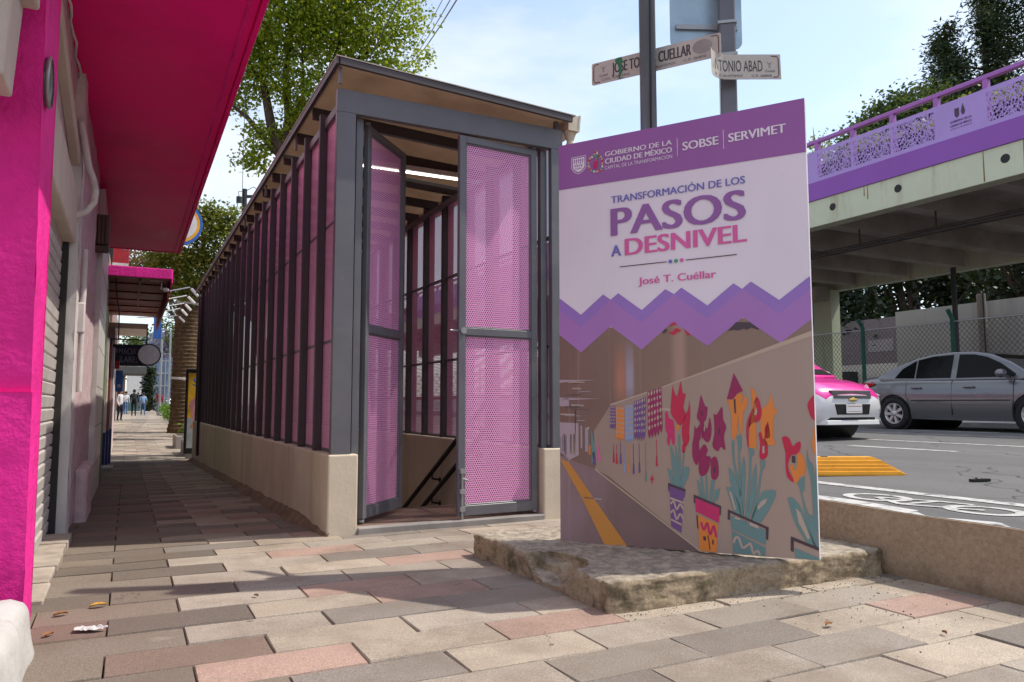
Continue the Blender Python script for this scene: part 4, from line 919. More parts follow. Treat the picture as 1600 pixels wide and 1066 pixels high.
for cx, cz, a0 in ((w_-r, h_-r, 0), (-w_+r, h_-r, 90), (-w_+r, r, 180), (w_-r, r, 270)):
    for k in range(6): a = R(a0+18*k); pts.append((cx+r*math.cos(a), cz+r*math.sin(a)))
mb.prism(pts, 'y', 0, 0.006); mb.build("plate", BLUEBK, o, local=True)
mb = MB()
for z in (.12, .5): mb.box((-.2,-.02,z), (.2,-.001,z+.03))
mb.build("stiffener", GALV, o, local=True)

# ------------------------------------------------------------------ left side: shop fronts
shop = thing("shop_building", (-0.6, 6, 0), "magenta and white shop front with a wide magenta canopy and a rolling shutter", "building")
mb = MB(); mb.box((-7, 4.05, -0.3), (-0.62, 13.9, 6.0)); mb.build("building_body", WHITEP, shop)
# magenta pillar, slightly wider upwards, with a proud base
def lump(mb, c, n=(10, 2, 34), amp=0.008):
    pass
def wall_grid(p00, p10, p11, p01, nu, nv, amp, sc_, nrm):
    vs = []; N = Vector(nrm)
    for j in range(nv+1):
        for i in range(nu+1):
            s_, t_ = i/nu, j/nv
            p = Vector(p00).lerp(Vector(p10), s_).lerp(Vector(p01).lerp(Vector(p11), s_), t_)
            vs.append(p + N * amp * (noise.noise(p*sc_) + 0.5*noise.noise(p*sc_*2.7)))
    return vs, [(j*(nu+1)+i, j*(nu+1)+i+1, (j+1)*(nu+1)+i+1, (j+1)*(nu+1)+i) for j in range(nv) for i in range(nu)]
mb = MB()
def pil(z0, z1, y0a, y0b, x, yb):
    # front face (towards -Y), side face (+X)
    v, f = wall_grid((-1.6,y0a,z0),(x,y0a,z0),(x,y0b,z1),(-1.6,y0b,z1),30,40,0.006,7,(0,-1,0)); mb.add(v, f, 0, True)
    v, f = wall_grid((x,y0a,z0),(x,yb,z0),(x,yb,z1),(x,y0b,z1),8,40,0.004,6,(1,0,0)); mb.add(v, f, 0, True)
pil(-0.1, 1.0, 3.74, 3.66, -0.352, 4.04); pil(1.0, 3.5, 3.69, 3.36, -0.36, 4.07)
mb.add([(-1.6,3.66,1.0),(-0.352,3.66,1.0),(-0.352,4.07,1.0),(-1.6,4.07,1.0)], [(0,1,2,3)])
mb.add([(-0.352,4.07,-.1),(-1.6,4.07,-.1),(-1.6,4.07,3.5),(-0.36,4.07,3.5)], [(0,1,2,3)])
mb.build("magenta_pillar", MAG, shop, fix=False)
mb = MB(); mb.disc((-0.372, 3.63, 2.30), (1,0,0), 0.10, 0.02, 32); med = mb.build("round_medallion", mat("dark_ceramic", (0.10,0.085,0.075), 0.3, 0, 0.5, 0.5, 40), shop)
mb = MB(); mb.lathe([(0.10,0.0),(0.112,0.008),(0.10,0.016)], (-0.353, 3.63, 2.30), (1,0,0), 32); mb.build("rim", GALV, med)
# beige boxes up at the left of the pillar
mb = MB(); mb.hexa([(-1.5,3.16,2.13),(-0.445,3.16,2.13),(-0.445,3.40,2.13),(-1.5,3.40,2.13),(-1.5,3.16,2.62),(-0.42,3.16,2.62),(-0.42,3.42,2.62),(-1.5,3.42,2.62)])
mb.build("beige_beam", BEIGE, shop, bevel=0.01, seg=2)
mb = MB(); mb.box((-1.5, 3.20, 2.505), (-0.372, 3.42, 2.80)); mb.build("beige_beam", BEIGE, shop, bevel=0.012, seg=2)
# rolling shutter
mb = MB(); n = 26; vs = []; zs = []
z = 0.03
while z < 2.34:
    for dz, dx in ((0, 0.004), (0.006, 0.016), (0.070, 0.020), (0.078, 0.012), (0.084, 0.0)): zs.append((z+dz, dx))
    z += 0.09
for zz, dx in zs: vs += [(-0.50+dx, 4.07, zz), (-0.50+dx, 6.52, zz)]
mb.add(vs, [(2*i, 2*i+1, 2*i+3, 2*i+2) for i in range(len(zs)-1)], 0, False)
sh = mb.build("rolling_shutter", SHUT, shop, fix=False)
mb = MB(); mb.box((-0.505, 6.46, 0.0), (-0.44, 6.52, 2.3)); mb.build("guide_rail", DARK, shop)
mb = MB(); mb.box((-0.62, 4.06, 2.26), (-0.47, 6.52, 2.36)); mb.build("shutter_slot", BLACK, shop)
mb = MB(); mb.box((-0.56, 4.071, 2.16), (-0.40, 6.52, 2.56)); mb.build("shutter_beam", BEIGE, shop, bevel=0.015, seg=2)
mb = MB(); mb.hexa([(-0.62,4.071,2.561),(-0.47,4.071,2.561),(-0.47,6.55,2.561),(-0.62,6.55,2.561),(-0.62,4.071,3.499),(-0.44,4.071,3.499),(-0.44,6.55,3.499),(-0.62,6.55,3.499)]); mb.build("upper_wall", PALEPINK, shop)
mb = MB(); mb.bar((-0.43,4.08,3.15), (-0.43,6.9,2.76), 0.07, 0.09); mb.build("slanted_moulding", BEIGE, shop, bevel=0.01)
# threshold tiles in front of the shutter
mb = MB()
for k in range(5): mb.box((-0.56, 4.30+0.42*k, -0.05), (-0.325-0.01*(k%2), 4.70+0.42*k, 0.022+0.006*(k%3)))
mb.build("door_step", mat("worn_step_stone", (0.36,0.31,0.26), 0.85, 0, 0.2, 0.25, 8, 0.4, 40), shop, bevel=0.006)
# white pillar
mb = MB()
v, f = wall_grid((-0.555,6.53,-0.1),(-0.374,6.53,-0.1),(-0.384,6.53,3.5),(-0.50,6.53,3.5),12,80,0.007,6,(0,-1,0)); mb.add(v,f,0,True)
v, f = wall_grid((-0.374,6.53,-0.1),(-0.374,6.83,-0.1),(-0.384,6.83,3.5),(-0.384,6.53,3.5),12,80,0.007,6,(1,0,0)); mb.add(v,f,0,True)
mb.add([(-0.374,6.83,-.1),(-0.6,6.83,-.1),(-0.6,6.83,3.5),(-0.384,6.83,3.5)], [(0,1,2,3)])
mb.build("white_pillar", WHITEP, shop, fix=False)
mb = MB(); v, f = wall_grid((-0.395,6.835,-0.2),(-0.375,9.62,-0.2),(-0.375,9.62,3.5),(-0.395,6.835,3.5),40,60,0.010,5,(1,0,0)); mb.add(v,f,0,True); mb.build("stucco_wall", PALEPINK, shop, fix=False)
mb = MB(); mb.box((-0.40, 7.55, -0.2), (-0.285, 8.6, 0.40)); mb.build("wall_foot", PALEPINK, shop, bevel=0.05, seg=3)
mb = MB(); mb.tube([(-0.355,6.95,2.2),(-0.355,6.95,1.75)], 0.022, 10); mb.tube([(-0.355,6.95,1.55),(-0.355,6.95,1.05)], 0.022, 10); mb.build("conduit", WHITEP, shop)
mb = MB(); mb.box((-0.395,6.88,1.52), (-0.335,6.99,1.76)); mb.build("meter_box", WHITEP, shop, bevel=0.008)
mb = MB()
for k in range(5):
    mb.box((-0.42, 9.63+0.46*k, -0.3), (-0.318, 9.63+0.46*k+0.452, 3.4))
mb.build("tiled_pilaster", TILEW, shop, bevel=0.004)
mb = MB()
for k in range(7): mb.box((-0.3185, 9.63, 0.25+0.45*k), (-0.3165, 11.92, 0.256+0.45*k))
mb.build("tile_joints", DARK, shop)
# canopy
mb = MB(); mb.box((-0.62, -2.0, 3.5), (0.66, 13.75, 3.58)); can = mb.build("canopy", MAGC, shop, bevel=0.01)
mb = MB(); mb.box((0.661, -2.0, 3.485), (0.70, 13.75, 3.72)); mb.box((-0.62, 13.751, 3.49), (0.70, 13.79, 3.72)); mb.build("canopy_edge", MAGC, can, bevel=0.004)
mb = MB(); mb.box((0.585, -2.0, 3.494), (0.597, 13.7, 3.4999)); mb.build("canopy_seam", MAG, can)
mb = MB(); pts = []
for k in range(30):
    y = 4.2 + k*0.14; pts.append((-0.425 + 0.012*math.sin(k*1.7), y, 3.485 - 0.012*abs(math.sin(k*.9)) - (0.02 if k % 5 else 0)))
mb.tube(pts, 0.009, 6); mb.tube([pts[-1], (-0.42, 8.3, 3.3), (-0.40, 8.35, 3.05)], 0.009, 6); mb.build("white_cable", WHITEP, shop)
mb = MB(); P_ = smooth3 = [(-0.40,6.5,3.10),(-0.372,6.5,2.95),(-0.338,6.5,2.76),(-0.30,6.5,2.66),(-0.283,6.5,2.57),(-0.292,6.5,2.49),(-0.335,6.5,2.42),(-0.42,6.5,2.365),(-0.50,6.5,2.34)]
mb.tube(P_, 0.026, 12); mb.build("curved_pipe", WHITEP, shop)
mb = MB()
for k in range(4): mb.box((-0.40+0.036*k, 9.2, 2.68), (-0.40+0.036*k+0.030, 9.26, 3.0))
mb.box((-0.41, 9.261, 2.67), (-0.255, 9.62, 3.02)); mb.box((-0.41, 9.19, 2.60), (-0.255, 9.30, 2.665))
mb.build("slatted_vent_box", mat("brown_slats", (0.11,0.075,0.06), 0.7), shop, bevel=0.004)

SH2 = thing("shop_building", (-0.8, 20, -0.3), "narrow row of dark shop fronts with a red canopy and green and blue painted piers", "building")
mb = MB(); mb.box((-7, 13.95, -0.6), (-0.55, 24, 4.2)); mb.build("building_body", mat("brown_shop_wall", (0.16,0.11,0.085), 0.8), SH2)
GRN = mat("green_shop_paint", (0.12, 0.17, 0.035), 0.6, 0, 0.3, 0.2, 3); NAVY = mat("navy_paint", (0.02, 0.03, 0.16), 0.5); REDP = mat("red_paint", (0.36, 0.012, 0.02), 0.5)
mb = MB(); mb.box((-0.56, 11.93, -0.4), (-0.345, 13.6, 2.9)); mb.build("green_pier", GRN, SH2, bevel=0.01)
mb = MB(); mb.box((-0.55, 14.2, -0.4), (-0.36, 14.5, 2.6)); mb.build("green_pier", GRN, SH2, bevel=0.01)
for y, c0_, c1_, x in ((16.2, WHITEP, NAVY, -0.36), (17.4, mat("brick_red_paint", (0.30,0.09,0.06), 0.6), NAVY, -0.33), (18.6, WHITEP, NAVY, -0.30)):
    mb = MB(); mb.box((-0.6, y, 0.42), (x, y+0.35, 2.2)); mb.build("painted_pier", c0_, SH2, bevel=0.006)
    mb = MB(); mb.box((-0.6, y-.003, -0.5), (x+.004, y+0.353, 0.42)); mb.build("blue_pier_base", c1_, SH2, bevel=0.006)
mb = MB(); mb.box((-0.62, 20.6, -0.5), (-0.34, 23.9, 2.8)); mb.build("pink_pier", PALEPINK, SH2)
mb = MB(); mb.box((-0.5,15.2,-0.3), (-0.20,15.9,-0.16)); mb.build("door_step", CONC, SH2, bevel=.01)
CANR = mat("dark_red_sheet", (0.20, 0.012, 0.014), 0.6, 0, 0.3, 0.35, 1.6, dirt=(0.02,0.004,0.004), ds=1.6, dlo=0.5, dhi=0.66)
mb = MB(); mb.box((-0.56, 16.03, 3.40), (0.66, 23.4, 3.46)); rc = mb.build("red_canopy", CANR, SH2)
mb = MB(); mb.box((-0.56, 16.0, 3.38), (0.68, 16.028, 3.575)); mb.box((0.661, 16.03, 3.30), (0.69, 23.4, 3.575)); mb.build("canopy_edge", MAG, rc, bevel=0.012, seg=2)
mb = MB(); mb.box((0.62, 16.6, 3.02), (0.655, 23.4, 3.395)); mb.build("dark_valance", CANR, rc)
mb = MB()
for k in range(5): mb.box((-0.55, 17+1.3*k, 3.375), (0.60, 17.05+1.3*k, 3.3995))
mb.box((0.10, 16.3, 3.36), (0.14, 21, 3.3745)); mb.build("canopy_ribs", CANR, rc)
mb = MB(); mb.tube([(0.3,16.25,3.37),(0.50,16.25,3.37),(0.50,16.25,3.20)], 0.014, 8); mb.sphere((0.58,16.25,3.20), 0.045, 12, 0, (1.3,1,1)); mb.build("camera_bracket", WHITEP, SH2)
mb = MB(); mb.tube([(-0.30,16.3,3.37),(-0.27,16.5,3.0),(-0.22,16.4,2.75),(-0.21,16.4,2.2)], 0.012, 6); mb.build("hanging_cable", BLACK, SH2)
mb = MB(); mb.box((-0.56, 23.42, 3.05), (0.42, 26, 3.20)); mb.build("cream_beam", BEIGE, SH2)

# pharmacy sign (words only) with a plain round disc
DIM = mat("faded_sign_letters", (0.20, 0.20, 0.25), 0.6); SNAV = mat("dark_navy_sign", (0.016, 0.016, 0.05), 0.5)
o = thing("shop_sign", (0, 20, 1.86), "dark navy projecting sign reading FARMACIAS SIMILARES", "shop sign")
mb = MB(); mb.box((-0.50,-.04,0.0), (0.36,.04,0.50)); mb.build("board", SNAV, o, local=True, bevel=0.005)
mb = MB()
put_text(mb, "FARMACIAS", -0.44, 0.18, 0.27, 0.41, lambda u, v: (u, -.042, v), 0, .01); put_text(mb, "SIMILARES", -0.44, 0.18, 0.08, 0.22, lambda u, v: (u, -.042, v), 0, .01)
mb.build("lettering", DIM, o, local=True, fix=False)
mb = MB(); mb.bar((-0.55,0,0.62), (0.36,0,0.62), 0.03, 0.03); mb.bar((0.345,0,0.5), (0.345,0,0.9), 0.03, 0.03); mb.bar((-0.40,0,0.5), (-0.40,0,0.62), .02, .02); mb.build("bracket", BLACK, o, local=True)
o = thing("round_sign", (0.40, 19.9, 2.13), "small round white sign with a dark blue rim at the end of the navy sign", "shop sign")
mb = MB(); mb.disc((0,0,0), (0,1,0), 0.25, 0.05, 40); rs = mb.build("face", mat("dull_white_sign", (0.70,0.67,0.67), 0.5, 0, 0.3, 0.1, 8), o, local=True)
mb = MB(); mb.lathe([(0.235,-.004),(0.26,-.006),(0.265,0.025),(0.26,.056)], (0,0,0), (0,1,0), 40); mb.build("rim", SNAV, o, local=True)
o = thing("shop_sign", (-0.42, 19.2, 1.75), "small red and black box sign under the pharmacy sign", "shop sign")
mb = MB(); mb.box((-.16,-.1,0.18), (.22,.1,.36)); mb.build("dark_half", DARK, o, local=True, bevel=.01)
mb = MB(); mb.box((-.158,-.098,0.0), (.218,.098,.179)); mb.build("red_half", REDP, o, local=True, bevel=.01)
o = thing("shop_sign", (-0.22, 20.2, 1.25), "narrow blue hanging sign beside the shop doors", "shop sign")
mb = MB(); mb.box((-.07,-.02,0), (.09,.02,.5)); mb.build("board", mat("bright_blue_paint", (0.06,0.17,0.50), 0.5), o, local=True, bevel=.01)
mb = MB(); mb.disc((0.01,-0.022,0.14), (0,-1,0), .04, .003, 16); mb.build("white_dot", WHITEP, o, local=True)
o = thing("shop_sign", (0.72, 25.5, 2.95), "blue vertical sign hanging under the far canopies", "shop sign")
mb = MB(); mb.box((-.11,-.03,0), (.11,.03,1.0)); mb.build("board", mat("royal_blue_paint", (0.03,0.12,0.42), 0.5), o, local=True)
mb = MB(); mb.add([(-.09,-.031,.42),(.05,-.031,.62),(.09,-.031,.55),(-.04,-.031,.36)], [(0,1,2,3)]); mb.build("red_stripe", REDP, o, local=True, fix=False)
o = thing("round_sign", (0.74, 15.6, 4.42), "large round sign with white face and yellow and blue rings behind the magenta canopy", "shop sign")
WB = mat("white_sign_face", (0.62,0.64,0.64), 0.5); YEL = mat("yellow_ring_paint", (0.72,0.38,0.02), 0.5); BLU = mat("blue_ring_paint", (0.02,0.13,0.50), 0.5)
mb = MB(); mb.disc((0,0,0), (0,1,0), 0.425, .10, 48); mb.build("blue_ring", BLU, o, local=True)
mb = MB(); mb.disc((0,-.004,0), (0,1,0), 0.375, .05, 48); mb.build("yellow_ring", YEL, o, local=True)
mb = MB(); mb.disc((0,-.008,0), (0,1,0), 0.32, .05, 48); mb.build("face", WB, o, local=True)
mb = MB(); mb.bar((-.9,.05,.1), (-.3,.05,.1), .05, .05); mb.bar((-.9,.05,-.6), (-.9,.05,.15), .06, .06); mb.build("bracket", GALV, o, local=True)
# sign lamps on white arms
LAMPS = [((0.838,21.0,3.834),(1.316,21.0,3.967),(1.507,21.0,3.746)), ((0.917,22.8,3.867),(1.354,22.8,3.985),(1.559,22.8,3.781)), ((0.979,24.6,3.885),(1.398,24.6,3.987),(1.582,24.6,3.784)), ((1.019,26.4,3.933),(1.392,26.4,4.037),(1.589,26.4,3.819)), ((1.056,28.2,3.936),(1.414,28.2,3.999),(1.624,28.2,3.788))]
WARM = mat("white_lamp_paint", (0.72,0.71,0.68), 0.4)
for i, (a, b_, c) in enumerate(LAMPS):
    lab = "nearest of the five white sign lamps on bent arms" if i == 0 else ("farthest of the five white sign lamps on bent arms" if i == 4 else "%s white sign lamp on a bent arm counted from the near end" % ("second", "third", "fourth")[i-1])
    o = thing("sign_lamp", a, lab, "sign lamp", "white sign lamps on bent arms")
    A_ = Vector(a); mb = MB(); mb.tube([Vector((-.9-.0,0,-.08)), Vector((0,0,0)), Vector(b_)-A_], 0.016, 8); mb.build("arm", WARM, o, local=True)
    d = Vector(b_)-A_; e_ = Vector(c)-A_; mb = MB(); mb.bar(d + (e_-d)*0.15, e_ + (e_-d)*0.05, 0.09, 0.065, 0, (0,0,1)); mb.build("lamp_head", WARM, o, local=True, bevel=0.012)
for i in range(0):
    pass
SH3 = thing("shop_building", (-0.9, 34, 0), "far row of pink and brown shops along the pavement", "building")
mb = MB(); mb.box((-8, 24.05, -0.6), (-0.62, 50, 5.2)); mb.build("building_body", mat("dusty_pink_wall", (0.34,0.22,0.19), 0.8, 0, .2, .15, .7), SH3)
for k in range(6):
    mb = MB(); y = 25 + 4*k; mb.box((-0.64, y, 0.0), (-0.612, y+2.6, 2.4)); mb.build("shop_door", DARK if k % 2 else SHUT, SH3)
mb = MB(); mb.box((-0.62, 44.5, 2.55), (0.80, 47.5, 2.95)); mb.build("grey_awning", mat("grey_awning_cloth", (0.10,0.105,0.11), 0.7), SH3, bevel=.02)
o = thing("shop_building", (-1.4, 27, 3.9), "red and white painted block standing behind the canopies", "building")
mb = MB(); mb.box((-4.5, 26, 4.0), (-0.62, 30, 9.2)); mb.build("white_wall", WHITEP, o)
mb = MB(); mb.box((-0.6, 26.2, 4.0), (-0.16, 29, 9.0)); mb.build("red_panel", REDP, o)
mb = MB(); mb.box((-0.601, 26.18, 5.25), (-0.155, 29.01, 5.33)); mb.build("white_stripe", WHITEP, o)
mb = MB()
for k in range(5): mb.tube([(-0.75+.02*k, 26.05-.1, 4.1), (-0.83+.05*k, 25.9, 4.9), (-0.72+.03*k, 25.9, 5.6), (-0.80+.04*k, 25.95, 6.6)], 0.025, 6)
mb.build("cable_bundle", BLACK, o)

# white block at the lower left
def stone():
    bm = bmesh.new(); bmesh.ops.create_cube(bm, size=1); bmesh.ops.subdivide_edges(bm, edges=bm.edges[:], cuts=20, use_grid_fill=True)
    lo = Vector((-1.4, 2.3, -0.1)); hi = Vector((-0.285, 3.53, 0.205)); rr = 0.06
    for v in bm.verts:
        v.co = Vector(((v.co[i]+.5)*(hi[i]-lo[i])+lo[i] for i in range(3)))
        q = Vector((min(max(v.co[i], lo[i]+rr), hi[i]-rr) for i in range(3))); d = v.co - q
        if d.length > 1e-6: v.co = q + d.normalized()*rr
        v.co.x -= max(0, v.co.z) * 0.18
        v.co += Vector((noise.noise(v.co*5), noise.noise(v.co*5+Vector((4,0,0))), noise.noise(v.co*5+Vector((0,4,0)))))*0.02
    for f in bm.faces: f.smooth = True
    me = bpy.data.meshes.new("white_block"); off = Vector((-0.85, 2.9, 0))
    for v in bm.verts: v.co -= off
    bm.to_mesh(me); bm.free(); me.materials.append(mat("whitewashed_stone", (0.50,0.49,0.47), 0.8, 0, 0.2, 0.10, 5, 0.5, 20, 0.012, dirt=(0.36,0.34,0.31), ds=9, dlo=0.64, dhi=0.72))
    o = bpy.data.objects.new("white_block", me); COL.objects.link(o); o.location = off
    tag(o, "whitewashed stone block at the foot of the magenta pillar", "block")
stone()
# litter
PAPER = mat("white_paper", (0.52,0.51,0.50), 0.8, 0, 0.1, 0.05)
mb = MB(); vs = []; nx, ny = 14, 6
for j in range(ny+1):
    for i in range(nx+1):
        u, v = i/nx, j/ny; w_ = 1.0 if u < .6 else max(.18, 1-(u-.6)*2.4)
        p = Vector((-0.165+0.125*u, 3.725-0.05*u+(v-.5)*0.06*w_, 0.012)); p.z += 0.018*abs(noise.noise(p*45))+0.012*abs(noise.noise(p*90)); vs.append(p)
mb.add(vs, [(j*(nx+1)+i, j*(nx+1)+i+1, (j+1)*(nx+1)+i+1, (j+1)*(nx+1)+i) for j in range(ny) for i in range(nx)])
tag(mb.build("crumpled_paper", PAPER, fix=False), "crumpled scrap of white paper on the pavers by the magenta pillar", "litter")
LEAFD = mat("dry_leaf", (0.26,0.12,0.05), 0.8, 0, 0.1, 0.3, 40); LEAFY = mat("yellow_leaf", (0.42,0.24,0.05), 0.8, 0, 0.1, 0.3, 40)
def dry_leaf(x, y, s, a, label, m):
    mb = MB(); n_ = 5; vs = []
    for i in range(n_+1):
        u = i/n_; wd = math.sin(math.pi*min(.98, u*.9+.05))*0.28
        for sgn_ in (-1, 0, 1):
            px, py = (u-.5)*s, sgn_*wd*s; vs.append((x+px*math.cos(a)-py*math.sin(a), y+px*math.sin(a)+py*math.cos(a), gz(y)+0.006+abs(sgn_)*0.008+0.01*math.sin(u*3)*s/0.05*.5))
    mb.add(vs, [(3*i+k, 3*i+k+1, 3*i+3+k+1, 3*i+3+k) for i in range(n_) for k in (0, 1)])
    tag(mb.build("dry_leaf", m, fix=False), label, "leaf", "dry leaves on the pavers")
dry_leaf(-0.09, 4.12, 0.075, 0.1, "yellow dry leaf on the grey pavers near the crumpled paper", LEAFY)
dry_leaf(-0.235, 4.03, 0.06, 0.3, "brown dry leaf lying against the magenta pillar", LEAFD)
dry_leaf(-0.255, 3.70, 0.05, 0.9, "reddish dry leaf beside the white stone block", LEAFD)
dry_leaf(0.60, 3.98, 0.035, 2.0, "small dark leaf on the cream pavers in front of the shelter", LEAFD)
dry_leaf(2.72, 2.36, 0.05, 0.2, "small brown leaf on the pavers in front of the slab", LEAFD)
dry_leaf(3.05, 2.06, 0.03, 1.2, "tiny brown leaf on the pavers at the lower right", LEAFD)

# ------------------------------------------------------------------ pavement furniture and planting down the street
o = thing("advert_kiosk", (1.30, 19.5, gz(19.5)), "black framed advertising panel with a yellow and grey poster beyond the shelter", "advert panel")
mb = MB(); mb.box((-.10,-.05,.12), (.62,.07,2.12)); mb.build("frame", BLACK, o, local=True, bevel=.02, seg=2)
mb = MB(); mb.box((-.05,-.02,-.05), (.5,.04,.12)); mb.build("foot", GALV, o, local=True)
mb = MB(); yel = mat("yellow_poster_print", (0.74,0.44,0.03), 0.4); gry = mat("grey_poster_print", (0.42,0.46,0.50), 0.4); blu = mat("blue_poster_letters", (0.03,0.16,0.5), 0.4); org = mat("orange_poster_print", (0.62,0.22,0.08), 0.4); pnk = mat("pink_poster_print", (0.60,0.30,0.30), 0.4)
mb.add([(-.04,-.0512,.95),(.56,-.0512,1.10),(.56,-.0512,2.02),(-.04,-.0512,2.02)], [(0,1,2,3)], 0); mb.add([(-.04,-.0512,.25),(.56,-.0512,.25),(.56,-.0512,1.10),(-.04,-.0512,.95)], [(0,1,2,3)], 1)
put_text(mb, "Su", .06, .30, 1.72, 1.90, lambda u, v: (u, -.0520, v), 2, .02)
mb.add([(.14+.16*math.cos(i*.4)*(1 if i < 8 else .7), -.0518, 1.15+.30*math.sin(i*.4)) for i in range(16)], [tuple(range(16))], 4)
mb.add([(.02,-.0524,.75),(.10,-.0524,.70),(.30,-.0524,1.0),(.34,-.0524,1.15),(.26,-.0524,1.12)], [(0,1,2,3,4)], 3)
mb.build("poster", [yel, gry, blu, org, pnk], o, local=True, fix=False)
o = thing("wire_planter", (1.38, 21.0, gz(21)), "low concrete planter box with small green plants behind the shelter", "planter")
mb = MB(); mb.box((-.10,-.9,-.05), (.75,.9,.34)); mb.build("box", CONC, o, local=True, bevel=.02); 
LEAFG = leafmat("green_leaves", (0.045,0.11,0.012), (0.075,0.16,0.02), (0.13,0.22,0.03))
leaves("foliage", [(1.6, 20.5, 0.25, .25), (1.7, 21.3, 0.3, .3)], 900, 0.07, LEAFG, o, 5)
o['label'] = "low concrete planter box with small green plants behind the shelter"; o.name = "planter_box"
o = thing("planter_box", (1.30, 24.3, gz(24)), "empty low concrete box beside the far pavement", "planter")
mb = MB(); mb.box((-.06,-.8,-.05), (.85,.8,.36)); mb.build("box", CONC, o, local=True, bevel=.02)
mb = MB(); mb.box((0.0,-.74,.30), (.79,.74,.365)); mb.build("soil", JOINT, o, local=True)
HED = leafmat("hedge_leaves", (0.05,0.14,0.012), (0.09,0.22,0.02), (0.16,0.30,0.04))
o = thing("hedge", (2.8, 44, 0), "low bright green hedge strip round the palm trunk", "hedge")
mb = MB(); mb.box((2.1, 31.5, -0.3), (5.5, 62, 0.0)); mb.build("kerb", CONC, o, bevel=.03)
leaves("foliage", [(2.5+.35*(k % 3), 32+1.0*k, 0.25+.012*k, .45) for k in range(26)], 9000, 0.16, HED, o, 9, 0.7)
# palm
o = thing("palm_tree", (1.95, 33, -0.2), "thick palm trunk with rough leaf stubs beside the pavement", "tree")
PB = mat("palm_bark", (0.13, 0.085, 0.05), 0.95, 0, 0.1, 0.4, 6, 1.0, 12, 0.06)
mb = MB(); vs = []; fs = []; n_ = 22; rows = 120
for j in range(rows+1):
    t_ = j/rows; z = -0.25 + 6.2*t_; r_ = 0.40 + 0.10*math.exp(-((t_-.02)/.06)**2) + 0.05*math.sin(t_*3)
    for i in range(n_):
        a = 2*math.pi*(i + .5*(j//3 % 2))/n_; rr2 = r_ + 0.055*((j % 3)/2)*(0.6+0.4*noise.noise(Vector((i*3.1, j//3*1.7, 0))))
        vs.append((1.92+0.02*z+rr2*math.cos(a), 33+rr2*math.sin(a), z))
for j in range(rows):
    for i in range(n_): fs.append((j*n_+i, j*n_+(i+1) % n_, (j+1)*n_+(i+1) % n_, (j+1)*n_+i))
mb.add(vs, fs); mb.build("trunk", PB, o, fix=False)
mb = MB()
for zz in (4.95, 1.9): mb.lathe([(0.50,0),(0.52,.05),(0.50,.1)], (1.92+.02*zz, 33, zz), (0.1,0,1), 24)
mb.build("band", WHITEP, o)
PL_ = leafmat("palm_leaves", (0.04,0.075,0.015), (0.07,0.12,0.02), (0.14,0.17,0.03))
mb = MB(); g_ = random.Random(4)
for k in range(34):
    a = g_.uniform(0, 6.28); el = g_.uniform(-0.6, 1.2); L_ = g_.uniform(1.2, 1.9); prev = Vector((2.03, 33, 6.1)); dv = Vector((math.cos(a)*math.cos(el), math.sin(a)*math.cos(el), math.sin(el)))
    for q in range(12):
        nx_ = prev + dv*L_/12; dv = (dv + Vector((0,0,-0.10))).normalized(); sd_ = dv.cross(Vector((0,0,1))).normalized(); l_ = 0.5*math.sin(math.pi*(q+1.5)/14)
        for s_ in (-1, 1):
            for h in (0, .5):
                b0_ = prev.lerp(nx_, h); tip = b0_ + sd_*s_*l_ + dv*.25 - Vector((0,0,.22*l_)); mb.add([b0_, b0_+dv*.045, tip], [(0,1,2)])
        prev = nx_
mb.build("fronds", PL_, o, fix=False)
# grey board on a thin post behind the shelter
o = thing("sign_board", (3.0, 30, -0.3), "blue grey back of a small board on a thin post beyond the shelter", "sign")
mb = MB(); mb.tube([(0,0,0),(0,0,6.2)], 0.05, 10); mb.build("pole", GALV, o, local=True)
mb = MB(); mb.box((-.05,-.03,5.2), (.75,.03,6.15)); mb.build("board", STEEL2, o, local=True)
mb = MB(); mb.tube([(-.1,0,1),(-.2,0,2.2),(.1,0,3.4),(-.05,0,4.4)], [.18,.25,.2,.1], 10); mb.build("plastic_wrap", mat("pale_plastic", (0.5,0.55,0.56), 0.3), o, local=True)

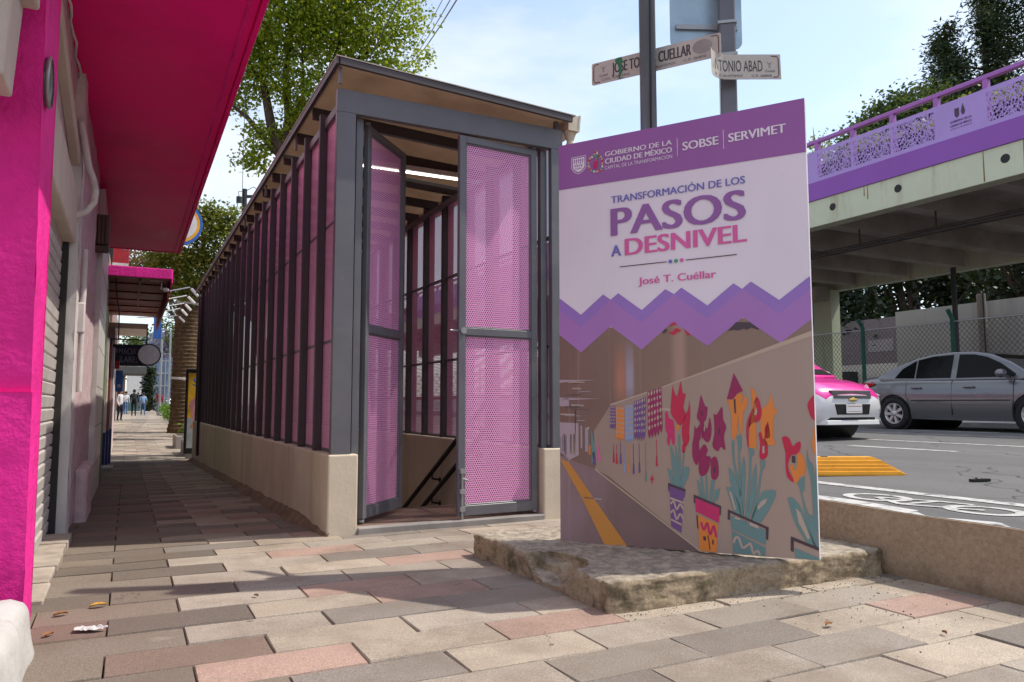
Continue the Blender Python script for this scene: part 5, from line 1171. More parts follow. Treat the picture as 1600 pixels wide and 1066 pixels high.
# people walking down the pavement
SKIN = mat("skin", (0.36,0.20,0.13), 0.6, 0, .3, .06); HAIR = mat("black_hair", (0.012,0.010,0.009), 0.6)
def person(x, y, h, face, top, legs, shoes, label, stride=0.25, bend=0.25, long_sleeve=True, long_hair=False, group=None):
    o = thing("person", (x, y, gz(y)), label, "person", group, face)
    k = h/1.70; st = stride
    J = {'pel':(0,0,.93,.135), 'wst':(0,.01,1.10,.125), 'chs':(0,.0,1.30,.150), 'nck':(0,-.01,1.45,.062), 'hd0':(0,-.015,1.55,.078), 'hd1':(0,-.01,1.62,.088), 'hd2':(0,0,1.68,.060),
         'hipL':(.09,0,.90,.095), 'kneL':(.10,-st*.55,.50,.062), 'ankL':(.10,-st*.7+.05,.09,.042), 'toeL':(.11,-st*.7-.13,.035,.034),
         'hipR':(-.09,0,.90,.095), 'kneR':(-.10,st*.25,.50,.062), 'ankR':(-.10,st*.9,.11,.042), 'toeR':(-.11,st*.9-.16,.035,.034),
         'shL':(.17,0,1.40,.062), 'elL':(.23,.06,1.13,.045), 'wrL':(.22,-.10+(.1-bend)*.3,.90+bend*.5,.034), 'haL':(.21,-.17-(bend)*.2,.83+bend*.62,.036),
         'shR':(-.17,0,1.40,.062), 'elR':(-.23,.05,1.13,.045), 'wrR':(-.23,-.06,.90,.034), 'haR':(-.22,-.09,.81,.036)}
    E_ = [('pel','wst'),('wst','chs'),('chs','nck'),('nck','hd0'),('hd0','hd1'),('hd1','hd2'),('pel','hipL'),('hipL','kneL'),('kneL','ankL'),('ankL','toeL'),('pel','hipR'),('hipR','kneR'),('kneR','ankR'),('ankR','toeR'),('chs','shL'),('shL','elL'),('elL','wrL'),('wrL','haL'),('chs','shR'),('shR','elR'),('elR','wrR'),('wrR','haR')]
    nm = list(J); me = bpy.data.meshes.new("body"); me.from_pydata([Vector(J[n][:3])*k for n in nm], [(nm.index(a), nm.index(b)) for a, b in E_], [])
    ob = bpy.data.objects.new("tmp", me); COL.objects.link(ob); sk = ob.modifiers.new("s", 'SKIN'); ob.modifiers.new("d", 'SUBSURF').levels = 1
    for i, n in enumerate(nm): me.skin_vertices[0].data[i].radius = (J[n][3]*k,)*2; me.skin_vertices[0].data[i].use_root = (i == 0)
    dg = bpy.context.evaluated_depsgraph_get(); m2 = bpy.data.meshes.new_from_object(ob.evaluated_get(dg)); bpy.data.objects.remove(ob); m2.name = "body"
    m2.materials.clear()
    for m in (SKIN, top, legs, shoes): m2.materials.append(m)
    hand = .5
    for p in m2.polygons:
        c = p.center/k; p.use_smooth = True; ax = abs(c.x)
        isarm = ax > .165 and c.z > .74
        if c.z < .075: mi = 3
        elif c.z < .94 and not isarm: mi = 2
        elif c.z > 1.455 and ax < .13: mi = 0
        elif isarm:
            d = (c - Vector(J['haL' if c.x > 0 else 'haR'][:3])).length; mi = 0 if d < (.09 if long_sleeve else .30) else 1
        else: mi = 1
        p.material_index = mi
    b = bpy.data.objects.new("body", m2); COL.objects.link(b); b.parent = o
    mb = MB(); mb.sphere((0, .018*k, 1.655*k), .103*k, 14, 0, (.95, 1.0, .95))
    if long_hair: mb.sphere((0, .06*k, 1.53*k), .085*k, 12, 0, (1, .75, 1.7))
    mb.build("hair", HAIR, o, local=True)
    mb = MB()
    for s_ in (-1, 1): mb.sphere((s_*.032*k, -.095*k, 1.625*k), .010*k, 8, 1); mb.sphere((s_*.088*k, 0, 1.61*k), .022*k, 8, 0, (.5, 1, 1.3))
    mb.sphere((0, -.105*k, 1.60*k), .016*k, 8, 0, (.8, 1, 1.3)); mb.sphere((0, -.093*k, 1.565*k), .02*k, 8, 2, (1.2, .5, .4))
    mb.build("face", [SKIN, HAIR, mat("lips", (0.30,0.10,0.08), 0.5)], o, local=True)
    return o
cl = lambda n, c: mat(n, c, 0.8, 0, .15, .1, 20)
BLK = cl("black_cloth", (0.014,0.014,0.016)); WCL = cl("white_cloth", (0.62,0.60,0.62)); NAVYC = cl("navy_cloth", (0.018,0.02,0.04)); JEAN = cl("blue_jeans", (0.07,0.13,0.26)); LBL = cl("light_blue_cloth", (0.22,0.34,0.52)); GRC = cl("grey_trousers", (0.17,0.165,0.17)); REDC = cl("red_cloth", (0.36,0.02,0.03)); WSH = cl("white_shoe", (0.7,0.7,0.7))
person(0.02-.38, 44.2, 1.66, R(60), WCL, NAVYC, WSH, "person in a white top and dark trousers standing at the left of the pavement", 0.08, 0.55, True, True)
person(0.35, 56, 1.74, R(178), BLK, BLK, BLK, "person in black with a dark backpack walking away", 0.30, .25)
person(0.92, 57.5, 1.55, R(185), LBL, JEAN, WSH, "small person in light blue walking beside the person in black", 0.22, .2, False)
person(2.05, 62, 1.72, R(180), REDC, GRC, BLK, "person in grey trousers carrying a red and black backpack", 0.25, .3)
person(-0.15, 63, 1.68, R(172), WCL, JEAN, BLK, "person in a white shirt and jeans farther off behind the person in black", 0.25, .2)
person(-0.62, 70, 1.62, R(10), REDC, NAVYC, BLK, "person in a red top walking this way in the distance", 0.25, .2)
def pack(x, y, z, c, label):
    mb = MB(); mb.sphere((x, y-.19, z+.24), .2, 14, 0, (.85, .55, 1.15)); mb.sphere((x, y-.27, z+.14), .12, 12, 0, (1, .6, .8)); mb.tube([(x-.1,y-.1,z+.4),(x-.11,y-.02,z+.43)], .02, 6); mb.tube([(x+.1,y-.1,z+.4),(x+.11,y-.02,z+.43)], .02, 6)
    tag(mb.build("backpack", c, fix=False), label, "backpack")
pack(0.35, 55.98, gz(56)+1.05, cl("charcoal_cloth", (0.03,0.03,0.034)), "dark backpack on the back of the person in black")
pack(2.05, 61.98, gz(62)+1.02, cl("dull_red_cloth", (0.16,0.02,0.03)), "red and black backpack worn above grey trousers")

# ------------------------------------------------------------------ cars
def lerp_tab(tab, x):
    for a, b in zip(tab, tab[1:]):
        if x <= b[0]:
            t = (x-a[0])/(b[0]-a[0]); t = max(0, t); t = t*t*(3-2*t)*0.4 + t*0.6
            return [a[i] + (b[i]-a[i])*t for i in range(1, len(a))]
    return list(tab[-1][1:])
def car(name, loc, rz, label, paint, lower, S, plate=None, split=None):
    o = thing(name, loc, label, "car", None, rz)
    xr, xf, WR = S['xr'], S['xf'], S['wr']
    tab = S['tab']; x0, x1 = tab[0][0], tab[-1][0]
    xs = sorted(set([round(x0 + (x1-x0)*i/70, 4) for i in range(71)] + [round(xw + (WR+.045)*math.cos(R(a)), 4) for xw in (xr, xf) for a in range(0, 181, 12)]))
    mb = MB(); rows = []
    for x in xs:
        zb, belt, top, hw = lerp_tab(tab, x)
        za = zb
        for xw in (xr, xf):
            d = abs(x-xw)
            if d < WR+.045: za = max(za, WR*0.98 + math.sqrt((WR+.045)**2-d*d))
        sh = zb + (belt-zb)*0.62
        pr = [(0.0, zb), (hw*.80, zb), (hw*.93, max(zb+.01, za-.0)), (hw*.975, max(zb+.12, za+.012)), (hw*1.0, max(zb+(belt-zb)*.42, za+.024)), (hw*1.0, max(sh, za+.034)), (hw*.965, max(belt-.05, za+.05)), (hw*.93, max(belt, za+.06)), (hw*.80, max(top-.012, za+.065)), (hw*.45, top+.012), (0, top+.02)]
        rows.append([(x, y, z) for y, z in pr] + [(x, -y, z) for y, z in pr[-2:0:-1]])
    n = len(rows[0]); vs = [p for r_ in rows for p in r_]
    np_ = 11
    for i in range(len(rows)-1):
        for k in range(n):
            kk = k if k < 10 else 19-k
            a = (i*n+k, i*n+(k+1) % n, (i+1)*n+(k+1) % n, (i+1)*n+k)
            zc = sum(vs[q][2] for q in a)/4
            mi = 2 if kk in (0,) else (0 if (split is None or kk >= 7 or (kk == 6 and xs[i] < 1.0)) else 1)
            mb.f.append(a); mb.m.append(mi); mb.sm.append(True)
    mb.v = vs
    mb.f += [tuple(range(n)), tuple(range((len(rows)-1)*n, len(rows)*n))]; mb.m += [1 if split else 0]*2; mb.sm += [True]*2
    body = mb.build("body", [paint, lower, BLACK], o, local=True, sharp=50)
    # inner arches
    mb = MB()
    for xw in (xr, xf): mb = MB(); mb.tube([(xw,-.80,WR),(xw,.80,WR)], WR+.05, 28); mb.build("wheel_arch_lining", BLACK, o, local=True)
    # greenhouse
    gp = S['gh']; zb0 = S['zg']; b0, k0 = S['bw'], S['lean']
    ysd = lambda z: b0 - (z-zb0)*k0
    mb = MB(); N = len(gp); vs = [(x, ysd(z), z) for x, z in gp] + [(x, -ysd(z), z) for x, z in gp]
    mb.add(vs, [tuple(range(N)), tuple(reversed(range(N, 2*N)))] + [(i, (i+1) % N, N+(i+1) % N, N+i) for i in range(N)])
    mb.build("cabin", paint, o, local=True, bevel=0.035, seg=3, sharp=40)
    for sgn_ in (-1, 1):
        for nm, poly in S['win']:
            mb = MB(); P_ = [(x, sgn_*(ysd(z)+.006), z) for x, z in poly]; Q_ = [(x, sgn_*(ysd(z)-.02), z) for x, z in poly]; q = len(poly)
            mb.add(P_+Q_, [tuple(range(q))] + [(i, (i+1) % q, q+(i+1) % q, q+i) for i in range(q)]); mb.build("side_window", GLASS_D, o, local=True)
        mb = MB()
        for x, za, zb_ in S['cuts']:
            q = [(S['hw']*a_, z_) for a_, z_ in ((1.002,za),(1.002,.64),(.970,.87),(.936,.925),(.90,.925),(.93,.86),(.97,.62),(.97,za))]
            mb.add([(x-.003, sgn_*a_, z_) for a_, z_ in q] + [(x+.003, sgn_*a_, z_) for a_, z_ in q], [tuple(range(8)), tuple(range(15, 7, -1))] + [(i, (i+1) % 8, 8+(i+1) % 8, 8+i) for i in range(8)])
        mb.box((S['mold'][0], sgn_*S['hw']*.97, S['mold'][2]), (S['mold'][1], sgn_*(S['hw']+.008), S['mold'][2]+.02))
        mb.build("door_lines", BLACK, o, local=True)
        for x, z in S['handles']:
            mb = MB(); mb.box((x-.10, sgn_*(S['hw']*.965), z-.016), (x+.10, sgn_*(S['hw']+.022), z+.016)); mb.build("door_handle", paint if not split else BLACK, o, local=True, bevel=.012, seg=2)
        mx_, mz = S['mirror']
        mb = MB(); mb.sphere((mx_, sgn_*(S['hw']+.11), mz), .11, 14, 0, (.75, 1.05, .72)); mb.bar((mx_+.02, sgn_*(S['hw']-.06), mz-.06), (mx_+.01, sgn_*(S['hw']+.06), mz-.03), .05, .04); mb.build("side_mirror", paint if not split else lower, o, local=True)
        for xw in (xr, xf):
            c = (xw, sgn_*(S['hw']-.10), WR); ax = (0, sgn_, 0)
            mb = MB(); mb.lathe([(WR*.62,-.10),(WR*.93,-.10),(WR,-.06),(WR,.06),(WR*.95,.095),(WR*.80,.10),(WR*.66,.085),(WR*.64,.04)], c, ax, 36); wl = mb.build("wheel", TYRE, o, local=True)
            mb = MB(); mb.lathe([(WR*.655,.088),(WR*.63,.092),(WR*.60,.06),(WR*.55,.045)], c, ax, 36, 0)
            mb.lathe([(WR*.56,.02),(.001,.02)], c, ax, 30, 1)
            for k in range(7):
                a = 2*math.pi*k/7 + xw; e1 = Vector((math.cos(a), 0, math.sin(a))); e2 = Vector((-math.sin(a), 0, math.cos(a))); C_ = Vector(c); A_ = Vector(ax)
                def pt(r_, t_, h_): return C_ + e1*r_ + e2*t_ + A_*h_
                mb.hexa([pt(.03,-.025,.03), pt(.03,.025,.03), pt(WR*.62,.045,.05), pt(WR*.62,-.035,.05), pt(.03,-.022,.085), pt(.03,.022,.085), pt(WR*.62,.035,.088), pt(WR*.62,-.025,.088)], 0)
            mb.lathe([(.055,.05),(.055,.09),(.03,.098),(.001,.098)], c, ax, 20, 0)
            mb.build("rim", [S['rim'], BLACK], wl, local=True)
    for nm, pl_, m in S.get('extra', []):
        mb = MB(); pl_(mb); mb.build(nm, m, o, local=True, bevel=.008)
    # windscreens
    for nm, (xa, za, xb, zb_) in (("windscreen", S['ws']), ("rear_window", S['rw'])):
        d = Vector((xb-xa, 0, zb_-za)); nrm = Vector((-d.z, 0, d.x)).normalized()
        if nrm.z < 0: nrm = -nrm
        nrm *= .008
        mb = MB(); P_ = [(xa+nrm.x, -(ysd(za)-.06), za+nrm.z), (xa+nrm.x, ysd(za)-.06, za+nrm.z), (xb+nrm.x, ysd(zb_)-.05, zb_+nrm.z), (xb+nrm.x, -(ysd(zb_)-.05), zb_+nrm.z)]
        Q_ = [(p[0]-nrm.x*3, p[1], p[2]-nrm.z*3) for p in P_]; mb.hexa(Q_ + P_); mb.build(nm, GLASS_D, o, local=True)
    return o
CHROME = mat("silver_rim_paint", (0.50,0.50,0.51), 0.3, 0.6, .5, .05); REDL = mat("red_lamp_glass", (0.40,0.008,0.01), 0.15); HLG = mat("headlight_glass", (0.55,0.55,0.52), 0.1, 0.1, .6, .1, 12)
GREYC = NB("grey_car_paint"); s_ = GREYC.bsdf((0.15,0.152,0.16), 0.32, 0.55, .5, .8); GREYC = GREYC.end(s_)
PINKC = NB("pink_taxi_paint"); s_ = PINKC.bsdf((0.78,0.03,0.33), 0.3, 0, .5, .8); PINKC = PINKC.end(s_)
WHTC = NB("white_taxi_paint"); s_ = WHTC.bsdf((0.74,0.74,0.74), 0.3, 0, .5, .8); WHTC = WHTC.end(s_)
sedan_tab = [(-2.19,.46,.86,.90,.60), (-2.15,.32,.90,1.00,.70), (-2.02,.24,.93,1.045,.79), (-1.7,.22,.94,1.06,.845), (-1.2,.20,.935,1.03,.865), (0,.19,.915,.96,.87), (1.0,.19,.90,.99,.865), (1.5,.20,.84,.935,.85), (1.9,.21,.76,.85,.81), (2.10,.25,.68,.76,.72), (2.18,.34,.60,.66,.60)]
gh = [(-1.72,1.03), (-1.30,1.235), (-.95,1.365), (-.60,1.435), (-.2,1.462), (.22,1.445), (.52,1.385), (.86,1.235), (1.28,.975), (1.1,.90), (-1.6,.93)]
SED = dict(xr=-1.30, xf=1.29, wr=.31, tab=sedan_tab, gh=gh, zg=.93, bw=.80, lean=.34, hw=.868,
  win=[("a", [(-1.30,1.00),(-1.16,1.18),(-.92,1.31),(-.885,1.32),(-.885,.985)]), ("b", [(-.85,.985),(-.85,1.335),(-.55,1.392),(-.16,1.405),(-.16,.975)]), ("c", [(-.05,.97),(-.05,1.405),(.22,1.392),(.46,1.335),(.72,1.21),(1.00,1.01),(.98,.965)])],
  cuts=[(-.11,.30,.955), (.98,.32,.95), (-1.02,.62,.96)], mold=(-.92,.92,.55), handles=[(-.80,.80), (.22,.80)], mirror=(.86,1.02), rim=CHROME, ws=(1.22,1.015,.56,1.375), rw=(-1.62,1.08,-.99,1.362))
def _tail(mb):
    for s_ in (-1, 1): mb.hexa([(-2.13,s_*.60,.78),(-2.00,s_*.80,.80),(-1.72,s_*.838,.87),(-1.78,s_*.79,.93)] + [(-2.15,s_*.60,.93),(-2.05,s_*.795,.93),(-1.70,s_*.845,.905),(-1.80,s_*.79,.955)])
S1 = dict(SED); S1['extra'] = [("tail_lamp", _tail, REDL), ("rear_plate", lambda mb: mb.box((-2.20,-.16,.62),(-2.185,.16,.76)), WHTC)]
car("parked_sedan", (14.30, 8.62, zr(13.5)), R(-90), "metallic grey four door sedan passing on the far lane of the road", GREYC, GREYC, S1).name = "grey_sedan"
# taxi: pink above, white below
def _grille(mb): mb.hexa([(2.10,-.40,.62),(2.10,.40,.62),(2.06,.44,.74),(2.06,-.44,.74),(2.195,-.40,.62),(2.195,.40,.62),(2.155,.44,.74),(2.155,-.44,.74)])
def _mouth(mb): mb.hexa([(2.14,-.34,.38),(2.14,.34,.38),(2.12,.38,.54),(2.12,-.38,.54),(2.198,-.34,.38),(2.198,.34,.38),(2.195,.38,.54),(2.195,-.38,.54)])
def _lights(mb):
    for s_ in (-1, 1): mb.hexa([(2.05,s_*.46,.63),(1.90,s_*.72,.66),(1.60,s_*.82,.80),(1.88,s_*.58,.80),(2.175,s_*.46,.645),(2.075,s_*.765,.67),(1.66,s_*.866,.83),(1.97,s_*.60,.845)])
def _emblem(mb): mb.box((2.135,-.09,.585),(2.205,.09,.615)); mb.box((2.135,-.035,.57),(2.2,.035,.63))
def _fog(mb):
    for s_ in (-1, 1): mb.hexa([(2.05,s_*.50,.40),(1.92,s_*.68,.40),(1.92,s_*.68,.50),(2.05,s_*.50,.50),(2.155,s_*.50,.40),(2.06,s_*.70,.40),(2.06,s_*.70,.50),(2.155,s_*.50,.50)])
S2 = dict(SED); S2['extra'] = [("grille", _grille, mat("grey_grille", (0.06,0.06,0.065), 0.4)), ("bumper_intake", _mouth, BLACK), ("headlight", _lights, HLG), ("emblem", _emblem, mat("gold_emblem", (0.45,0.33,0.10), 0.35, .5)), ("fog_lamp_recess", _fog, BLACK), ("bumper_lip", lambda mb: mb.hexa([(2.0,-.70,.23),(2.0,.70,.23),(2.0,.70,.30),(2.0,-.70,.30),(2.20,-.56,.23),(2.20,.56,.23),(2.19,.56,.30),(2.19,-.56,.30)]), WHTC)]
tx = car("pink_taxi", (9.62, 9.95, zr(9.6)), R(-90), "pink and white taxi car coming out from behind the printed panel", PINKC, WHTC, S2, split=lambda x: .70 if x > 1.0 else .66)
mb = MB(); mb.box((2.199,-.17,.40),(2.212,.17,.53)); npl = mb.build("number_plate", WHTC, tx, local=True, bevel=.004)
mb = MB(); mb.box((2.2125,-.15,.425),(2.2128,.15,.43)); mb.box((2.2125,-.15,.50),(2.2128,.15,.508)); mb.build("plate_lines", REDL, npl, local=True)

# yellow lane separator, debris, kerb barrier
YEL2 = mat("yellow_plastic", (0.80,0.36,0.02), 0.5, 0, .4, .12, 6, dirt=(0.35,0.14,0.02), ds=8, dlo=.62, dhi=.8)
o = thing("lane_separator", (5.72, 4.20, zr(5.6)), "yellow ribbed plastic lane separator lying on the road", "lane separator", None, math.atan2(.20,-.42))
mb = MB(); wd = .12; Lg = 1.7; hh = .145
prof = [(0.0,0.012),(0.22,hh*.96),(0.25,hh),(Lg,hh)]
# stepped sides along the length
sx = [0.0,.05,.11,.17,.23,.27,.5,1.0,Lg]
rowz = [0,.012,.032,.034,.060,.062,.088,.090,.116,.118,hh]
inset = [0,0,.004,.014,.018,.028,.032,.042,.046,.054,.062]
vs = []; cols = len(rowz)*2
for x in sx:
    hmax = min(hh, .014 + x*hh/.24)
    for s_ in (-1, 1):
        for z, q in zip(rowz, inset): vs.append((x + max(0,(z-hmax))*0, s_*(wd-q), min(z, hmax)))
m_ = len(rowz); fs = []
for i in range(len(sx)-1):
    a, b_ = i*cols, (i+1)*cols
    for k in range(m_-1):
        fs.append((a+k, b_+k, b_+k+1, a+k+1)); fs.append((a+m_+k, a+m_+k+1, b_+m_+k+1, b_+m_+k))
    fs.append((a+m_-1, b_+m_-1, b_+2*m_-1, a+2*m_-1))
mb.add(vs, fs); mb.build("body", YEL2, o, local=True, fix=True)
mb = MB()
for i in range(5):
    for j in range(4): mb.box((.06+.03*i, -.035+.02*j, .03+.018*i+.012), (.078+.03*i, -.025+.02*j, .03+.018*i+.024))
mb.build("nose_studs", YEL2, o, local=True)
mb = MB(); mb.tube([(0.62,0,hh-.01),(0.62,0,hh+.004)], .03, 12); mb.build("bolt", BLACK, o, local=True)
mb = MB(); mb.bar((5.62,3.53,zr(5.6)+.012),(5.75,3.48,zr(5.6)+.016),.05,.02); mb.sphere((5.67,3.51,zr(5.6)+.02),.025,8,0,(1.2,1,.6))
tag(mb.build("flattened_bottle", BLACK), "small flattened black bottle lying on the road", "litter")
o = thing("road_barrier", (16.55, 10, zr(16)), "low white concrete barrier along the far side of the road", "barrier")
mb = MB(); mb.prism([(16.38,.40),(16.78,.40),(16.70,.62),(16.65,1.22),(16.51,1.22),(16.46,.62)], 'y', -30, 60); mb.build("concrete_body", WHITEP, o)
mb = MB(); mb.prism([(16.2,.40),(16.379,.40),(16.379,.56),(16.2,.56)], 'y', -30, 60); mb.build("kerb", CONC, o)
mb = MB(); mb.box((16.54,-30,1.221),(16.64,60,1.45)); mb.build("red_rail", mat("dark_red_rail", (0.20,0.02,0.025), 0.6), o)
FW = wire_mesh("chain_link_wire", (0.025,0.03,0.03), 0.115, 0.055)
o = thing("chain_link_fence", (17.1, 10, .5), "tall chain link fence with green posts beyond the road", "fence")
for k in range(-6, 14):
    y = 11.0 + 2.42*k
    mb = MB(); mb.tube([(17.1,y,.4),(17.1,y,2.95),(16.95,y,3.15)], .05, 10); mb.build("post", mat("dark_green_post", (0.012,0.075,0.05), 0.5) if k == -6 else bpy.data.materials["dark_green_post"], o)
mb = MB(); mb.quad([(17.1,60,.45),(17.1,-5,.45),(17.1,-5,2.88),(17.1,60,2.88)], 0, 65, 2.43); mb.build("wire_netting", FW, o, fix=False)
mb = MB(); mb.tube([(17.1,-5,2.88),(17.1,60,2.88)], .012, 6); mb.build("top_wire", GALV, o)

# ------------------------------------------------------------------ overpass
ov = thing("overpass", (16.7, 12, 5.8), "purple and pale green road overpass with lace cut parapet panels", "bridge")
UND = mat("weathered_soffit", (0.46,0.41,0.36), 0.9, 0, .2, .18, .8, .2, 10, .01, dirt=(0.32,0.28,0.24), ds=.6, dlo=.5, dhi=.75)
mb = MB(); mb.box((16.72,-45,5.83),(17.15,75,6.56)); gb = mb.build("edge_beam", GREENP, ov, bevel=.01)
mb = MB(); mb.box((27.0,-45,5.83),(27.4,75,6.56)); mb.build("edge_beam", GREENP, ov, bevel=.01)
mb = MB()
for y in (13.9, 11.96, 17.2, 9.4): mb.disc((16.716,y,6.25),(1,0,0),.10,.01,24)
mb.build("drain_hole", BLACK, gb)
for y, z0 in ((9.85,5.86),(9.0,5.83),(8.9,5.83),(12.9,6.3),(12.8,6.2)):
    mb = MB(); mb.add([(16.716,y,z0),(16.716,y+.03,z0),(16.716,y+.02,6.55),(16.716,y+.005,6.55)], [(0,1,2,3)])
    mb.build("rust_streak", bpy.data.materials.get("rust_stain") or mat("rust_stain", (0.20,0.12,0.04), .9), gb, fix=False)
mb = MB(); mb.box((16.68,-45,6.561),(16.9,75,7.06)); mb.build("purple_fascia", PURP, ov)
mb = MB(); mb.box((16.901,-45,6.561),(27.39,75,6.9)); mb.build("deck", UND, ov)
y = -20.0
while y < 60:
    mb = MB(); mb.box((17.151,y,5.95),(26.999,y+.38,6.5605)); mb.build("cross_girder", UND, ov); y += 2.3
mb = MB(); mb.tube([(18.5,-30,5.42),(18.5,60,5.42)], .06, 10); mb.tube([(18.5,-30,5.52),(18.5,60,5.52)], .02, 8)
for k in range(40): mb.tube([(18.5,-20+2.3*k,5.36),(18.5,-20+2.3*k,5.95)], .025, 6)
mb.build("service_pipe", mat("dark_pipe_paint", (0.05,0.045,0.042), .5), ov)
PYS = [14.36 + 1.155*k for k in range(-34, 30)]
for k, y in enumerate(PYS):
    mb = MB(); mb.box((16.70,y-.055,7.061),(16.82,y+.055,8.15)); mb.build("rail_post", RAILP, ov)
mb = MB(); mb.box((16.69,-45,8.151),(16.83,75,8.25)); mb.build("hand_rail", RAILP, ov, bevel=.01)
for k, y in enumerate(PYS[:-1]):
    y1 = PYS[k+1]; lo_, hi_ = y, y1
    plain = (abs(y-(14.36-1.155*4)) < .1) or (y > 14.3) or (y < 3)
    mb = MB(); mb.quad([(16.693,hi_,7.061),(16.693,lo_,7.061),(16.693,lo_,7.93),(16.693,hi_,7.93)], 0, 2.0, 1.1)
    pn = mb.build("parapet_panel", LILAC if plain else LILACE, ov, fix=False)
    if abs(y-(14.36-1.155*4)) < .1:
        mb = MB(); yc = lambda u: hi_ - .12 - u*.92
        pl3 = lambda u, v: (16.690, yc(u), v)
        put_text(mb, "GOBIERNO DE LA", .24, .78, 7.40, 7.45, pl3, 0, .02); put_text(mb, "CIUDAD DE MÉXICO", .24, .78, 7.31, 7.36, pl3, 0, .02); put_text(mb, "CAPITAL DE LA TRANSFORMACIÓN", .24, .78, 7.245, 7.275, pl3)
        mb.add([pl3(u, v) for u, v in ((.36,7.72),(.36,7.56),(.42,7.49),(.48,7.54),(.48,7.72))], [(0,1,2,3,4)]); 
        mb.add([pl3(u, v) for u, v in ((.575,7.80),(.52,7.62),(.55,7.53),(.60,7.53),(.635,7.60))], [(0,1,2,3,4)])
        mb.build("panel_lettering", mat("dark_panel_letters", (0.07,0.045,0.085), .6), pn, fix=False)
mb = MB(); mb.box((17.0,-45,6.91),(17.06,75,7.62)); mb.build("planter_dark_backing", mat("dark_backing_tone", (0.035,0.03,0.04), .8), ov)  # dark planter backing, added so the lace openings in front read dark
for yp in (22.3, 46.3, -10):
    mb = MB(); mb.box((26.5,yp,.3),(27.05,yp+.95,5.83)); mb.build("pier", GREENP, ov, bevel=.02)
    mb = MB(); mb.box((17.6,yp+.05,5.35),(26.4,yp+.9,5.899)); mb.build("cap_beam", UND, ov)
YG = leafmat("yellow_green_leaves", (0.10,0.15,0.012), (0.20,0.24,0.02), (0.34,0.34,0.04))
for i, yc_ in enumerate((15.2, 13.0, 11.0, 9.6, 8.2, 6.9)):
    o = thing("planter_shrub", (17.5, yc_, 6.9), ["yellow green shrub at the far left end of the overpass rail", "yellow green shrub behind the second lace panel of the overpass", "yellow green shrub behind the third lace panel of the overpass", "yellow green shrub behind the lettered panel of the overpass", "yellow green shrub at the right end of the overpass rail", "yellow green shrub past the right edge of the overpass rail"][i], "shrub", "shrubs along the overpass rail")
    leaves("foliage", [(17.5,yc_,7.7,.5),(17.4,yc_+.5,7.75,.35),(17.5,yc_-.5,7.65,.35)], 700, .12, YG, o, 30+i)
    mb = MB(); mb.tube([(17.5,yc_,6.9),(17.52,yc_+.05,7.6)], .03, 6); mb.build("stem", BARK, o)
o = thing("sapling", (19.2, 16.45, 6.9), "thin sparse sapling growing above the far end of the overpass", "tree")
mb = MB(); tips = []
g_ = random.Random(8)
for k in range(9):
    p = Vector((19.2,16.45,7.4)); q = p + Vector((g_.uniform(-.6,.6), g_.uniform(-.5,.5), g_.uniform(1.2,2.5))); m_ = p.lerp(q,.5)+Vector((g_.uniform(-.1,.1),g_.uniform(-.1,.1),0)); mb.tube([p,m_,q],[.02,.012,.006],5); tips += [q, m_.lerp(q,.5)]
mb.tube([(19.2,16.45,6.9),(19.2,16.45,7.4)], .04, 6); mb.build("branches", BARK, o)
leaves("foliage", [(t_.x,t_.y,t_.z,.22) for t_ in tips], 420, .09, leafmat("pale_sapling_leaves", (0.13,0.15,0.06),(0.2,0.22,0.09),(0.3,0.3,0.14)), o, 41)

# ------------------------------------------------------------------ walls, poles and trees beyond the road
o = thing("boundary_wall", (30, 5, .4), "long pale grey boundary wall behind the chain link fence", "wall")
mb = MB(); mb.box((30,-40,.2),(30.4,21.85,5.0)); mb.build("wall", mat("pale_grey_wall", (0.40,0.385,0.38), .8, 0, .2, .08, .6, dirt=(0.27,0.25,0.24), ds=.7, dlo=.5, dhi=.8, streak=True), o)
mb = MB(); mb.box((29.97,-40,4.35),(29.999,21.85,4.38)); mb.build("wall_joint", CONC, o)
o = thing("boundary_wall", (33, 32, .4), "dark mauve wall with a white base set back behind the pale grey wall", "wall")
mb = MB(); mb.box((33,21.0,2.95),(33.4,60,5.2)); mb.build("wall", mat("mauve_wall", (0.20,0.165,0.17), .8), o)
mb = MB(); mb.box((32.97,21.0,.2),(33.38,60,2.949)); mb.build("white_base", mat("cream_white_wall", (0.62,0.58,0.52), .8, 0, .2, .1, 1), o)
mb = MB()
for y in (28.4, 26.2): mb.box((32.2,y,.3),(32.9,y+1.0,2.6))
mb.build("dark_gate", DARK, o)
mb = MB(); mb.box((32.98,24.2,3.55),(32.995,25.6,4.15)); mb.build("notice_plate", mat("pale_notice", (0.34,0.30,0.30), .7), o)
o = thing("street_lamp_pole", (26, 16.6, .4), "thin dark lamp pole standing in front of the pale grey wall", "pole")
mb = MB(); mb.tube([(26,16.6,.3),(26,16.6,5.8)], .09, 12); mb.build("pole", mat("dark_pole_paint", (0.045,0.045,0.048), .5), o); mb = MB(); mb.box((25.8,16.4,.3),(26.2,16.8,.45)); mb.build("base_plate", GALV, o)
o = thing("utility_pole", (29.3, 16.9, .4), "pale wooden utility pole close to the grey wall", "pole")
mb = MB(); mb.tube([(29.3,17.6,.3),(29.2,17.6,5.2)], .16, 12); mb.build("pole", mat("grey_wood", (0.25,0.22,0.20), .85, 0, .2, .2, 8), o); mb = MB(); mb.tube([(29.12,17.45,.4),(29.0,17.4,2.6),(29.08,17.45,5.2)], .025, 6); mb.build("cable", BLACK, o)
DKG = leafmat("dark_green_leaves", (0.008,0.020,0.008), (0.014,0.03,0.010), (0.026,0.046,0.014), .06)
MDG = leafmat("mid_green_leaves", (0.022,0.052,0.014), (0.038,0.08,0.02), (0.06,0.11,0.03), .25)
